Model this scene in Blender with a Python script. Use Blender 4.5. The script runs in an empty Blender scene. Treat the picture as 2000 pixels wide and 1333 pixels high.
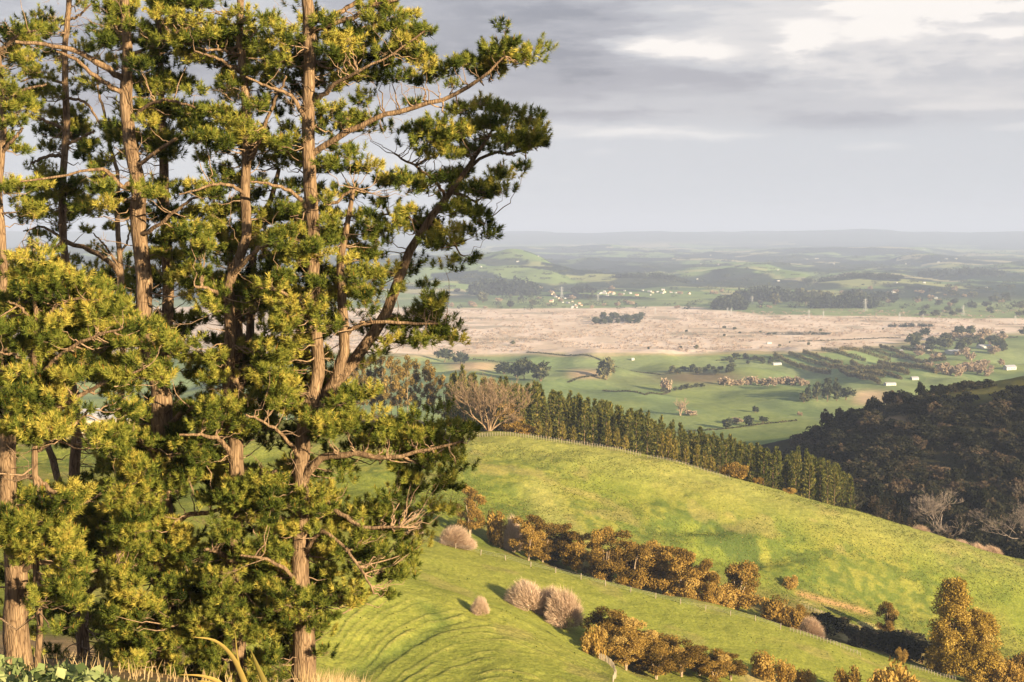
import bpy, math, random
import numpy as np
from mathutils import Vector

# ------------------------------------------------------------------ camera, sky, sun, exposure
FPX = 2747.0                       # focal length in photo pixels (2000 wide)
PITCH = math.atan2(666.5 - 455.0, FPX)
CP, SP = math.cos(PITCH), math.sin(PITCH)
SUN_EL = math.radians(14.0)
SUN_AZ = math.radians(136.0)       # clockwise from the view direction (+Y): right and behind
EXPO = 1.85
SKY = 0.07

scene = bpy.context.scene
col = scene.collection
cam_d = bpy.data.cameras.new('camera')
cam_d.sensor_width = 36.0
cam_d.lens = FPX * 36.0 / 2000.0
cam_d.clip_start = 0.3
cam_d.clip_end = 200000.0
cam = bpy.data.objects.new('camera', cam_d)
col.objects.link(cam)
cam.location = (0, 0, 0)
cam.rotation_euler = (math.pi / 2 - PITCH, 0, 0)
scene.camera = cam
scene.view_settings.view_transform = 'Standard'
scene.view_settings.look = 'None'
scene.view_settings.gamma = 1.0
scene.view_settings.exposure = EXPO
scene.cycles.max_bounces = 6
scene.cycles.diffuse_bounces = 3
scene.cycles.transmission_bounces = 3
scene.cycles.volume_bounces = 1
scene.cycles.use_denoising = True

def nt_new(nt, kind, **kw):
    n = nt.nodes.new(kind)
    for k, v in kw.items():
        if k.startswith('i_'):
            n.inputs[k[2:].replace('_', ' ')].default_value = v
        elif k[:1] == 'n' and k[1:].isdigit():
            n.inputs[int(k[1:])].default_value = v
        else:
            setattr(n, k, v)
    return n

def build_world():
    w = bpy.data.worlds.new('World'); scene.world = w; w.use_nodes = True
    nt = w.node_tree; nt.nodes.clear(); L = nt.links.new
    def math_(op, a, b=None, c=None, clamp=False):
        n = nt.nodes.new('ShaderNodeMath'); n.operation = op; n.use_clamp = clamp
        for i, x in enumerate((a, b, c)):
            if x is None: continue
            if isinstance(x, (int, float)): n.inputs[i].default_value = x
            else: L(x, n.inputs[i])
        return n.outputs[0]
    out = nt.nodes.new('ShaderNodeOutputWorld')
    bg = nt.nodes.new('ShaderNodeBackground'); bg.inputs['Strength'].default_value = SKY
    L(bg.outputs[0], out.inputs[0])
    sky = nt_new(nt, 'ShaderNodeTexSky', sky_type='NISHITA', sun_disc=False, sun_elevation=SUN_EL, sun_rotation=SUN_AZ)
    sky.altitude = 200; sky.air_density = 1.0; sky.dust_density = 1.6
    tc = nt.nodes.new('ShaderNodeTexCoord')
    sep = nt.nodes.new('ShaderNodeSeparateXYZ'); L(tc.outputs['Generated'], sep.inputs[0])
    az = math_('ARCTAN2', sep.outputs[0], sep.outputs[1])
    el = math_('ARCSINE', sep.outputs[2])
    def ramp(fac, stops):
        r = nt.nodes.new('ShaderNodeValToRGB'); r.color_ramp.interpolation = 'EASE'
        while len(r.color_ramp.elements) > 1: r.color_ramp.elements.remove(r.color_ramp.elements[0])
        for i, (p, c) in enumerate(stops):
            e = r.color_ramp.elements[0] if i == 0 else r.color_ramp.elements.new(p)
            e.position = p; e.color = (*c, 1) if len(c) == 3 else c
        L(fac, r.inputs[0]); return r.outputs[0]
    def noise(su, sv, scale, detail, off, rough=.55):
        cb = nt.nodes.new('ShaderNodeCombineXYZ')
        L(math_('MULTIPLY', az, su), cb.inputs[0]); L(math_('MULTIPLY', el, sv), cb.inputs[1])
        cb.inputs[2].default_value = off
        n = nt_new(nt, 'ShaderNodeTexNoise', i_Scale=scale, i_Detail=detail, i_Roughness=rough)
        L(cb.outputs[0], n.inputs['Vector']); return n.outputs[0]
    def blob(u, v, ru, rv, p=1.0):        # soft elliptic cloud patch round azimuth u, elevation v
        du = math_('ADD', math_('DIVIDE', math_('SUBTRACT', az, u), ru), math_('MULTIPLY', math_('SUBTRACT', n_mid, .5), 2.6))
        wob = math_('MULTIPLY', math_('SUBTRACT', n_f, .5), 3.0)
        dv = math_('ADD', math_('DIVIDE', math_('SUBTRACT', el, v), rv), wob)
        d = math_('ADD', math_('MULTIPLY', du, du), math_('MULTIPLY', dv, dv))
        return math_('MULTIPLY', math_('POWER', 2.718, math_('MULTIPLY', d, -1.4)), p)
    n_big = noise(1.6, 7.0, 2.2, 5, 3.1)
    n_mid = noise(2.4, 15.0, 3.0, 7, 8.4, .6)
    n_f = noise(6, 22.0, 3.2, 6, 1.7, .62)
    n_band = noise(.8, 34.0, 2.0, 4, 5.5)
    def at(px, py): return (px - 1000) / FPX, (455 - py) / FPX
    # brightness of the cloud deck: dark bellies and lit rims
    b = math_('ADD', math_('MULTIPLY', n_big, .80), math_('MULTIPLY', n_mid, .50))
    b = math_('ADD', b, math_('MULTIPLY', n_f, .22))
    b = math_('SUBTRACT', b, .335)
    # smoother sheet below the deck, close to the horizon
    low = ramp(math_('MULTIPLY', el, 1.0 / .2), [(0, (1, 1, 1)), (.30, (.9, .9, .9)), (.44, (0, 0, 0))])
    lowb = math_('ADD', .37, math_('MULTIPLY', n_band, .12))
    mixb = nt.nodes.new('ShaderNodeMix'); mixb.data_type = 'FLOAT'
    L(low, mixb.inputs[0]); L(b, mixb.inputs[2]); L(lowb, mixb.inputs[3]); b = mixb.outputs[0]
    for (px, py, rx, ry, p) in [(1250, 262, 230, 13, .50), (1420, 270, 140, 9, .3), (1320, 100, 130, 22, .52), (1240, 108, 60, 12, .25), (1400, 112, 60, 16, .25), (1570, 95, 62, 30, .55), (1700, 292, 60, 9, .35), (1940, 262, 60, 8, .25),
                                (1900, 20, 420, 110, .30), (1930, -5, 330, 62, .7), (1560, 120, 380, 90, .12), (1720, 30, 120, 30, .35), (1180, 300, 40, 8, .16), (1820, 225, 200, 12, .2), (1460, 175, 300, 36, -.12), (1640, 248, 130, 17, -.26), (1910, 95, 110, 12, .35), (1900, 170, 160, 22, -.12), (1500, 60, 160, 24, .12),
                                (1000, 40, 260, 120, -.38), (760, 335, 300, 60, .42), (480, 300, 160, 40, .35), (1110, 232, 200, 18, -.18), (330, 110, 520, 110, -.30), (250, 285, 300, 40, .16)]:
        u, v = at(px, py)
        b = math_('ADD', b, blob(u, v, rx / FPX, ry / FPX, p))
    cloud = ramp(b, [(0, (.31, .305, .35)), (.25, (.44, .43, .47)), (.45, (.595, .585, .61)), (.66, (.77, .735, .725)), (.92, (1.04, .97, .91))])
    lc = nt.nodes.new('ShaderNodeMix'); lc.data_type = 'RGBA'; lf = math_('MULTIPLY', low, .75); L(lf, lc.inputs[0]); L(cloud, lc.inputs[6]); lc.inputs[7].default_value = (.655, .675, .71, 1); cloud = lc.outputs[2]
    k = 1.0 / (SKY * 2 ** EXPO)
    sc = nt_new(nt, 'ShaderNodeVectorMath', operation='SCALE'); L(cloud, sc.inputs[0]); sc.inputs['Scale'].default_value = k
    cover = ramp(math_('ADD', math_('MULTIPLY', el, .9), .0), [(0, (1, 1, 1)), (.22, (.93, .93, .93)), (.5, (.45, .45, .45)), (1, (.3, .3, .3))])
    mx = nt.nodes.new('ShaderNodeMix'); mx.data_type = 'RGBA'
    L(cover, mx.inputs[0]); L(sky.outputs[0], mx.inputs[6]); L(sc.outputs[0], mx.inputs[7])
    L(mx.outputs[2], bg.inputs[0])
build_world()

sun_d = bpy.data.lights.new('sun', 'SUN')
sun_d.energy = 5.0; sun_d.angle = math.radians(.5); sun_d.color = (1.0, .80, .49)
sun = bpy.data.objects.new('sun', sun_d); col.objects.link(sun)
SUN_V = Vector((math.sin(SUN_AZ) * math.cos(SUN_EL), math.cos(SUN_AZ) * math.cos(SUN_EL), math.sin(SUN_EL)))
sun.rotation_euler = SUN_V.to_track_quat('Z', 'Y').to_euler()

# ------------------------------------------------------------------ helpers
rng = np.random.default_rng(7)
R = random.Random(11)
def ray(px, py):
    u = (np.asarray(px, float) - 1000) / FPX; v = (666.5 - np.asarray(py, float)) / FPX
    y = CP + SP * v
    return u / y, (-SP + CP * v) / y           # X/Y and Z/Y
def P(px, py, Y):
    a, s = ray(px, py); return np.array([a * Y, Y, s * Y])
def proj(X, Y, Z):
    d = CP * Y - SP * Z; v = (SP * Y + CP * Z) / d
    return 1000 + FPX * X / d, 666.5 - FPX * v

def _h(ix, iy, seed):
    with np.errstate(over='ignore'):
        n = (ix.astype(np.int64) * 374761393 + iy.astype(np.int64) * 668265263 + seed * 1442695041) & 0x7fffffff
        n = ((n ^ (n >> 13)) * 1274126177) & 0x7fffffff
        n = (n ^ (n >> 16)) & 0xffff
    return n / 65535.0
def vnoise(x, y, seed=0):
    x = np.asarray(x, float); y = np.asarray(y, float)
    ix = np.floor(x); iy = np.floor(y); fx = x - ix; fy = y - iy
    fx = fx * fx * (3 - 2 * fx); fy = fy * fy * (3 - 2 * fy)
    a = _h(ix, iy, seed); b = _h(ix + 1, iy, seed); c = _h(ix, iy + 1, seed); d = _h(ix + 1, iy + 1, seed)
    return (a * (1 - fx) + b * fx) * (1 - fy) + (c * (1 - fx) + d * fx) * fy
def fbm(x, y, seed=0, oct=4):
    t = 0; amp = .5
    for o in range(oct):
        t = t + amp * vnoise(np.asarray(x) * 2 ** o, np.asarray(y) * 2 ** o, seed + o * 17); amp *= .5
    return t / (1 - .5 ** oct)
def sstep(a, b, x):
    t = np.clip((np.asarray(x, float) - a) / (b - a), 0, 1); return t * t * (3 - 2 * t)

class MB:
    """gathers triangles and links them as one mesh object"""
    def __init__(s): s.v = []; s.f = []; s.c = []; s.n = 0
    def add(s, v, f, c=None):
        v = np.asarray(v, np.float32).reshape(-1, 3); f = np.asarray(f, np.int64).reshape(-1, 3)
        s.v.append(v); s.f.append(f + s.n); s.n += len(v)
        if c is None: c = np.full(len(v), .5, np.float32)
        s.c.append(np.broadcast_to(np.asarray(c, np.float32), (len(v),)))
    def mesh(s, name, mat, smooth=False):
        me = bpy.data.meshes.new(name)
        v = np.concatenate(s.v) if s.v else np.zeros((0, 3), np.float32)
        f = np.concatenate(s.f) if s.f else np.zeros((0, 3), np.int64)
        fill(me, v, f, smooth)
        if s.v:
            at = me.attributes.new('tone', 'FLOAT', 'POINT'); at.data.foreach_set('value', np.concatenate(s.c))
        me.materials.append(mat); return me
    def obj(s, name, mat, parent=None, smooth=False, loc=None):
        o = bpy.data.objects.new(name, s.mesh(name, mat, smooth)); col.objects.link(o)
        if parent: o.parent = parent
        if loc is not None: o.location = loc
        return o
def fill(me, v, f, smooth=False):
    k = f.shape[1]
    me.vertices.add(len(v)); me.vertices.foreach_set('co', np.ascontiguousarray(v, np.float32).ravel())
    me.loops.add(f.size); me.loops.foreach_set('vertex_index', np.ascontiguousarray(f, np.int32).ravel())
    me.polygons.add(len(f)); me.polygons.foreach_set('loop_start', np.arange(0, f.size, k, dtype=np.int32))
    me.polygons.foreach_set('use_smooth', np.full(len(f), smooth))
    me.update(calc_edges=True)

def tag(o, label=None, cat=None, group=None, kind=None):
    if label: o['label'] = label
    if cat: o['category'] = cat
    if group: o['group'] = group
    if kind: o['kind'] = kind
    return o
def empty(name, loc=(0, 0, 0)):
    o = bpy.data.objects.new(name, None); o.location = loc; col.objects.link(o); o.empty_display_size = .3; return o
def copy_thing(o, loc=None, rz=None, scale=None, label=None, group=None):
    c = o.copy(); col.objects.link(c)
    if loc is not None: c.location = loc
    if rz is not None: c.rotation_euler = (0, 0, rz)
    if scale is not None: c.scale = scale if hasattr(scale, '__len__') else (scale,) * 3
    if label: c['label'] = label
    if group: c['group'] = group
    for ch in o.children:
        d = ch.copy(); col.objects.link(d); d.parent = c
        for g in ch.children:
            e = g.copy(); col.objects.link(e); e.parent = d
    return c

def tube(mb, pts, rad, k=6, tone=.5, jit=0):
    pts = np.asarray(pts, float); n = len(pts)
    rad = np.broadcast_to(np.asarray(rad, float), (n,))
    t = np.gradient(pts, axis=0); t /= np.linalg.norm(t, axis=1)[:, None] + 1e-9
    ref = np.array([0., 0, 1]) if abs(t[:, 2].mean()) < .8 else np.array([1., 0, 0])
    u = np.cross(t, ref); u /= np.linalg.norm(u, axis=1)[:, None] + 1e-9
    w = np.cross(t, u)
    an = np.arange(k) * 2 * math.pi / k
    rr = rad[:, None] * (1 + (rng.uniform(-jit, jit, (n, k)) if jit else 0))
    v = pts[:, None, :] + rr[..., None] * (np.cos(an)[None, :, None] * u[:, None, :] + np.sin(an)[None, :, None] * w[:, None, :])
    i = np.arange(n - 1)[:, None] * k; j = np.arange(k)[None, :]; j2 = (j + 1) % k
    q = np.stack([i + j, i + j2, i + k + j2, i + k + j], -1).reshape(-1, 4)
    f = np.concatenate([q[:, [0, 1, 2]], q[:, [0, 2, 3]]])
    mb.add(v.reshape(-1, 3), f, tone)
def smooth_line(pts, n, extra=None):
    """Catmull-Rom through pts (m,d) -> n points"""
    p = np.asarray(pts, float); m = len(p)
    if m == 2: return p[0] + (p[1] - p[0]) * np.linspace(0, 1, n)[:, None]
    q = np.vstack([2 * p[0] - p[1], p, 2 * p[-1] - p[-2]])
    u = np.linspace(0, m - 1 - 1e-6, n); i = u.astype(int); t = (u - i)[:, None]
    a, b, c, d = q[i], q[i + 1], q[i + 2], q[i + 3]
    return .5 * (2 * b + (c - a) * t + (2 * a - 5 * b + 4 * c - d) * t ** 2 + (3 * b - a - 3 * c + d) * t ** 3)
BOXF = np.array([[0, 2, 1], [0, 3, 2], [4, 5, 6], [4, 6, 7], [0, 1, 5], [0, 5, 4], [1, 2, 6], [1, 6, 5], [2, 3, 7], [2, 7, 6], [3, 0, 4], [3, 4, 7]])
def box(mb, lo, hi, tone=.5):
    x0, y0, z0 = lo; x1, y1, z1 = hi
    mb.add([[x0, y0, z0], [x1, y0, z0], [x1, y1, z0], [x0, y1, z0], [x0, y0, z1], [x1, y0, z1], [x1, y1, z1], [x0, y1, z1]], BOXF, tone)

# ------------------------------------------------------------------ materials
def new_mat(name):
    m = bpy.data.materials.new(name); m.use_nodes = True; nt = m.node_tree; nt.nodes.clear()
    out = nt.nodes.new('ShaderNodeOutputMaterial'); return m, nt, out
def ramp_node(nt, fac, stops):
    r = nt.nodes.new('ShaderNodeValToRGB')
    while len(r.color_ramp.elements) > 1: r.color_ramp.elements.remove(r.color_ramp.elements[0])
    for i, (p, c) in enumerate(stops):
        e = r.color_ramp.elements[0] if i == 0 else r.color_ramp.elements.new(p)
        e.position = p; e.color = (*c, 1)
    nt.links.new(fac, r.inputs[0]); return r.outputs[0]
def leaf_mat(name, stops, trans=.3, vary=0.0):
    m, nt, out = new_mat(name); L = nt.links.new
    at = nt_new(nt, 'ShaderNodeAttribute', attribute_name='tone')
    fac = at.outputs['Fac']
    if vary:
        oi = nt.nodes.new('ShaderNodeObjectInfo')
        a = nt_new(nt, 'ShaderNodeMath', operation='MULTIPLY_ADD'); L(oi.outputs['Random'], a.inputs[0]); a.inputs[1].default_value = vary; a.inputs[2].default_value = -vary / 2
        b = nt_new(nt, 'ShaderNodeMath', operation='ADD'); L(fac, b.inputs[0]); L(a.outputs[0], b.inputs[1]); fac = b.outputs[0]
    c = ramp_node(nt, fac, stops)
    d = nt.nodes.new('ShaderNodeBsdfDiffuse'); t = nt.nodes.new('ShaderNodeBsdfTranslucent'); L(c, d.inputs[0]); L(c, t.inputs[0])
    mx = nt.nodes.new('ShaderNodeMixShader'); mx.inputs[0].default_value = trans
    L(d.outputs[0], mx.inputs[1]); L(t.outputs[0], mx.inputs[2]); L(mx.outputs[0], out.inputs[0]); return m
def bark_mat(name, c0, c1, scale=6.0, bump=.6, stretch=.16):
    m, nt, out = new_mat(name); L = nt.links.new
    tc = nt.nodes.new('ShaderNodeTexCoord'); mp = nt.nodes.new('ShaderNodeMapping'); mp.inputs['Scale'].default_value = (1, 1, stretch)
    L(tc.outputs['Object'], mp.inputs[0])
    n = nt_new(nt, 'ShaderNodeTexNoise', i_Scale=scale, i_Detail=6.0, i_Roughness=.65); L(mp.outputs[0], n.inputs['Vector'])
    n2 = nt_new(nt, 'ShaderNodeTexVoronoi', i_Scale=scale * 1.7); n2.feature = 'DISTANCE_TO_EDGE'; L(mp.outputs[0], n2.inputs['Vector'])
    c = ramp_node(nt, n.outputs[0], [(.3, c0), (.68, c1)])
    dk = ramp_node(nt, n2.outputs['Distance'], [(0, (.35, .3, .27)), (.12, (1, 1, 1))])
    mu = nt_new(nt, 'ShaderNodeMix', data_type='RGBA', blend_type='MULTIPLY'); mu.inputs[0].default_value = .8
    L(c, mu.inputs[6]); L(dk, mu.inputs[7])
    ad = nt_new(nt, 'ShaderNodeMath', operation='ADD'); L(n.outputs[0], ad.inputs[0])
    mn = nt_new(nt, 'ShaderNodeMath', operation='MINIMUM'); L(n2.outputs['Distance'], mn.inputs[0]); mn.inputs[1].default_value = .2; L(mn.outputs[0], ad.inputs[1])
    bp = nt_new(nt, 'ShaderNodeBump', i_Strength=bump, i_Distance=.06); L(ad.outputs[0], bp.inputs['Height'])
    b = nt_new(nt, 'ShaderNodeBsdfPrincipled', i_Roughness=.9); b.inputs['Specular IOR Level'].default_value = .2
    L(mu.outputs[2], b.inputs['Base Color']); L(bp.outputs[0], b.inputs['Normal']); L(b.outputs[0], out.inputs[0]); return m
def flat_mat(name, c, rough=.8, noise=.12, scale=3.0):
    m, nt, out = new_mat(name); L = nt.links.new
    tc = nt.nodes.new('ShaderNodeTexCoord')
    n = nt_new(nt, 'ShaderNodeTexNoise', i_Scale=scale, i_Detail=5.0); L(tc.outputs['Object'], n.inputs['Vector'])
    cc = ramp_node(nt, n.outputs[0], [(.25, tuple(x * (1 - noise * 2) for x in c)), (.75, tuple(min(1, x * (1 + noise)) for x in c))])
    b = nt_new(nt, 'ShaderNodeBsdfPrincipled', i_Roughness=rough); b.inputs['Specular IOR Level'].default_value = .3
    L(cc, b.inputs['Base Color']); L(b.outputs[0], out.inputs[0]); return m
def ground_mat(name, bumps, mott):
    """albedo from the per-vertex 'soil' colour (pasture, marsh, fields), broken up by noise; bumps = [(scale, height m)]"""
    m, nt, out = new_mat(name); L = nt.links.new
    tc = nt.nodes.new('ShaderNodeTexCoord')
    at = nt_new(nt, 'ShaderNodeAttribute', attribute_name='soil')
    c = at.outputs['Color']
    for sc, lo, hi, det in mott:
        n = nt_new(nt, 'ShaderNodeTexNoise', i_Scale=sc, i_Detail=det, i_Roughness=.62); L(tc.outputs['Object'], n.inputs['Vector'])
        r = ramp_node(nt, n.outputs[0], [(.3, lo), (.7, hi)])
        mu = nt_new(nt, 'ShaderNodeMix', data_type='RGBA', blend_type='MULTIPLY'); mu.inputs[0].default_value = 1
        L(c, mu.inputs[6]); L(r, mu.inputs[7]); c = mu.outputs[2]
    nrm = None
    for sc, hgt in bumps:
        n = nt_new(nt, 'ShaderNodeTexNoise', i_Scale=sc, i_Detail=4.0, i_Roughness=.6); L(tc.outputs['Object'], n.inputs['Vector'])
        bp = nt_new(nt, 'ShaderNodeBump', i_Strength=1.0, i_Distance=hgt); L(n.outputs[0], bp.inputs['Height'])
        if nrm is not None: L(nrm, bp.inputs['Normal'])
        nrm = bp.outputs[0]
    b = nt.nodes.new('ShaderNodeBsdfDiffuse'); L(c, b.inputs[0])
    if nrm is not None: L(nrm, b.inputs['Normal'])
    L(b.outputs[0], out.inputs[0]); return m

# ------------------------------------------------------------------ terrain
D0 = 20.0
def feat(rows, Yd):
    pts = []
    for r in rows:
        px, py = r[0], r[1]; Y = r[2] if len(r) > 2 else Yd
        a, s = ray(px, py); pts.append((a * Y / (Y + D0), Y, s * Y))
    return np.array(sorted(pts))
def flat(Y, z): return np.array([(-3.0, Y, z), (3.0, Y, z)])
FEATS = [flat(-10, -1.2), flat(2, -1.9), flat(8, -3.7), flat(18, -6.9),
 feat([(-900, 1250), (0, 1290), (300, 1300), (600, 1345), (900, 1420), (1200, 1460), (2000, 1560), (3400, 1560)], 40),
 feat([(-900, 1250), (0, 1262), (300, 1285), (600, 1345), (900, 1400), (1200, 1430), (2000, 1530), (3400, 1560)], 70),
 feat([(-900, 1150), (0, 1200), (300, 1240), (600, 1330), (900, 1380), (1200, 1420), (2000, 1500), (3400, 1540)], 120),
 feat([(-900, 1000), (0, 1080), (300, 1150), (600, 1300), (750, 1330), (900, 1345), (1165, 1362), (1300, 1385), (1500, 1430), (2000, 1520), (3400, 1560)], 190),
 feat([(-900, 980), (0, 1020), (300, 1060), (600, 1090), (700, 1110), (860, 1157), (1000, 1202), (1165, 1288), (1300, 1345), (1600, 1450), (2000, 1520), (3400, 1560)], 230),
 feat([(-900, 960), (0, 990), (300, 1020), (600, 1072), (700, 1095), (860, 1150), (1000, 1200), (1100, 1245), (1165, 1284), (1300, 1322), (1450, 1342), (1600, 1385), (2000, 1480), (3400, 1540)], 258),
 feat([(-900, 900), (0, 960), (300, 985), (600, 1010), (800, 1045), (960, 1090), (1100, 1125), (1340, 1180), (1500, 1217), (1640, 1262), (1720, 1300), (1900, 1350), (2200, 1425), (3400, 1520)], 310),
 feat([(-900, 885), (0, 935), (300, 955), (600, 985), (800, 1010), (900, 1038), (1000, 1075), (1100, 1112), (1340, 1185), (1500, 1222), (1640, 1250), (1750, 1270), (1870, 1312), (2000, 1330), (2400, 1420), (3400, 1500)], 352),
 feat([(-900, 880), (0, 915), (300, 930), (600, 955), (800, 970), (900, 985), (1050, 1020), (1200, 1062), (1400, 1125), (1560, 1168), (1750, 1228), (1870, 1262), (2000, 1282), (2400, 1380), (3400, 1450)], 385),
 feat([(-900, 850, 420), (0, 880, 420), (300, 868, 440), (480, 852, 450), (700, 845, 455), (930, 846, 455), (1130, 870, 452), (1300, 900, 450), (1470, 950, 447), (1600, 986, 445), (1750, 1031, 442), (2000, 1101, 438), (2400, 1230, 430), (3400, 1350, 430)], 448),
 feat([(-900, 805), (0, 826), (300, 826), (600, 826), (800, 832), (930, 854), (1130, 884), (1300, 918), (1470, 968), (1600, 1006), (1750, 1050), (2000, 1118), (2400, 1150), (2800, 1000), (3400, 900)], 490),
 feat([(-900, 800), (0, 826), (300, 826), (600, 830), (800, 842), (930, 866), (1130, 898), (1300, 935), (1470, 978), (1560, 965), (1650, 957), (1750, 950), (2000, 960), (2300, 900), (2800, 700), (3400, 560)], 600),  # unseen rise past the right edge, added to shade the bush hill
 feat([(-900, 805), (0, 832), (300, 832), (600, 838), (800, 850), (930, 872), (1130, 895), (1300, 918), (1470, 915), (1560, 880), (1650, 835), (1750, 792), (1820, 777), (1900, 765), (2000, 742), (2300, 690), (2800, 600), (3400, 560)], 760),
 feat([(-900, 830), (0, 850), (300, 850), (600, 855), (930, 868), (1130, 884), (1300, 890), (1470, 880), (1560, 850), (1650, 842), (1750, 815), (1900, 795), (2000, 778), (2800, 700), (3400, 650)], 1000),
 feat([(-900, 850), (1130, 862), (1470, 860), (1560, 846), (1650, 840), (1900, 835), (3400, 800)], 1250),
 flat(1550, -187), flat(2000, -194), flat(2420, -198), flat(3100, -200), flat(3800, -200), flat(5200, -192), flat(8500, -182), flat(15000, -180), flat(20000, -12), flat(37000, -60), flat(46000, -60)]
NSUB = [4, 5, 8, 14, 10, 12, 36, 110, 20, 44, 36, 34, 90, 22, 26, 36, 26, 20, 30, 46, 40, 40, 36, 46, 60, 60, 36, 24, 8]
def pchip(Yk, Zk, Yq_list):
    """column-wise monotone cubic through (Yk,Zk); Yq_list[i] = fractions inside interval i"""
    h = np.diff(Yk, axis=0); d = np.diff(Zk, axis=0) / h
    m = np.zeros_like(Zk)
    w1 = 2 * h[1:] + h[:-1]; w2 = h[1:] + 2 * h[:-1]
    same = d[:-1] * d[1:] > 0
    with np.errstate(divide='ignore', invalid='ignore'):
        hm = (w1 + w2) / (w1 / d[:-1] + w2 / d[1:])
    m[1:-1] = np.where(same, hm, 0); m[0] = d[0]; m[-1] = d[-1]
    Ys, Zs = [], []
    for i, t in enumerate(Yq_list):
        t = t[:, None]; hh = h[i][None]
        h00 = 2 * t ** 3 - 3 * t ** 2 + 1; h10 = t ** 3 - 2 * t ** 2 + t; h01 = -2 * t ** 3 + 3 * t ** 2; h11 = t ** 3 - t ** 2
        Zs.append(h00 * Zk[i] + h10 * hh * m[i] + h01 * Zk[i + 1] + h11 * hh * m[i + 1])
        Ys.append(Yk[i] + t * hh)
    return np.vstack(Ys), np.vstack(Zs)
A_MIN, A_MAX = -.40, .46
ACOL = np.concatenate([np.linspace(-.95, A_MIN, 40)[:-1], np.linspace(A_MIN, A_MAX, 640), np.linspace(A_MAX, 1.25, 50)[1:]])
Yk = np.array([np.interp(ACOL, f[:, 0], f[:, 1]) for f in FEATS]); Zk = np.array([np.interp(ACOL, f[:, 0], f[:, 2]) for f in FEATS])
_ker = np.exp(-.5 * (np.arange(-36, 37) / 13.0) ** 2); _ker /= _ker.sum()
def col_smooth(M): return np.array([np.convolve(np.pad(r, 36, mode='reflect', reflect_type='odd'), _ker, 'valid') for r in M])
Yk = col_smooth(Yk); Zk = col_smooth(Zk)
fr = []
for i in range(len(FEATS) - 1):
    t = np.arange(NSUB[i]) / NSUB[i]
    if i >= 18: r_ = Yk[i + 1, 0] / Yk[i, 0]; t = (r_ ** t - 1) / (r_ - 1)
    if i == len(FEATS) - 2: t = np.append(t, 1.0)
    fr.append(t)
GY, GZ = pchip(Yk, Zk, fr)
ROW0 = np.concatenate([[0], np.cumsum(NSUB)])          # first grid row of each feature
GX = ACOL[None, :] * (GY + D0)
GPX, GPY = proj(GX, np.maximum(GY, 1.0), GZ)
def relief():
    z = np.zeros_like(GZ)
    X, Y = GX, GY
    near = sstep(20, 60, Y) * (1 - sstep(900, 1200, Y))
    z += near * ((fbm(X / 16, Y / 16, 3, 4) - .5) * 1.6 + (fbm(X / 3.2, Y / 3.2, 9, 3) - .5) * .45)
    hill = sstep(375, 400, Y) * (1 - sstep(455, 470, Y))
    z -= 2.2 * hill * np.exp(-((GPX - 1360) / 70) ** 2 - ((GPY - 1030) / 16) ** 2) + 2.6 * hill * np.exp(-((GPX - 1480) / 90) ** 2 - ((GPY - 1085) / 22) ** 2)
    z += hill * ((fbm(X / 34, Y / 22, 21, 3) - .5) * 3.8 + (fbm(X / 1.5, Y / 1.5, 33, 2) - .5) * .35)
    # stock terraces round the nose of the near spur and faint ones over the hill
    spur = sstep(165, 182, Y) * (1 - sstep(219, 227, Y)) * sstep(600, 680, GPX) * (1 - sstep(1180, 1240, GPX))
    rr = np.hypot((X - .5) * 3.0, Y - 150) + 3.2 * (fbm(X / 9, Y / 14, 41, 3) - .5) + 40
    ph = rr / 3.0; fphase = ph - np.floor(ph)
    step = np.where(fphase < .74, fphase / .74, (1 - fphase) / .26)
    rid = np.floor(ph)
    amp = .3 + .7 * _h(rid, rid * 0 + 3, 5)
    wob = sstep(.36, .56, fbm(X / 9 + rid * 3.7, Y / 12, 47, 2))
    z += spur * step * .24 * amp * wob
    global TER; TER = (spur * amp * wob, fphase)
    dip = np.exp(-((GPX - np.interp(GPY, [1150, 1180, 1215, 1250, 1300, 1330], [800, 835, 868, 812, 712, 660])) / (14 + (GPY - 1150) * .12)) ** 2) * (Y > 170) * (Y < 236) * sstep(1158, 1185, GPY)
    global DIP; DIP = dip
    z -= dip * .35
    fan = sstep(1300, 1700, Y) * (1 - sstep(2250, 2420, Y))
    z += fan * ((fbm(X / 190 + 2.3, Y / 260, 51, 3) - .5) * 62)
    far = sstep(4200, 5600, Y) * (1 - sstep(24000, 30000, Y))
    n = fbm(X / 900, Y / 1500, 61, 4); n2 = fbm(X / 330, Y / 520, 67, 3)
    z += far * (np.clip(n - .42, 0, 1) ** 1.1 * 330 * (1 - .8 * sstep(1780, 1930, GPX)) + (n2 - .5) * 62) * (1 - .72 * sstep(7000, 16000, Y))
    rg = sstep(15500, 20000, Y) * (1 - sstep(21000, 27000, Y))
    z += rg * ((fbm(GPX / 210, Y * 0 + 1, 71, 4) - .45) * 75 + 26 * sstep(1100, 1700, GPX))
    z += sstep(900, 1300, Y) * (1 - sstep(4000, 5000, Y)) * (fbm(X / 60, Y / 60, 77, 3) - .5) * 1.5
    return z
GZ = GZ + relief()
GPX, GPY = proj(GX, np.maximum(GY, 1.0), GZ)

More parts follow.
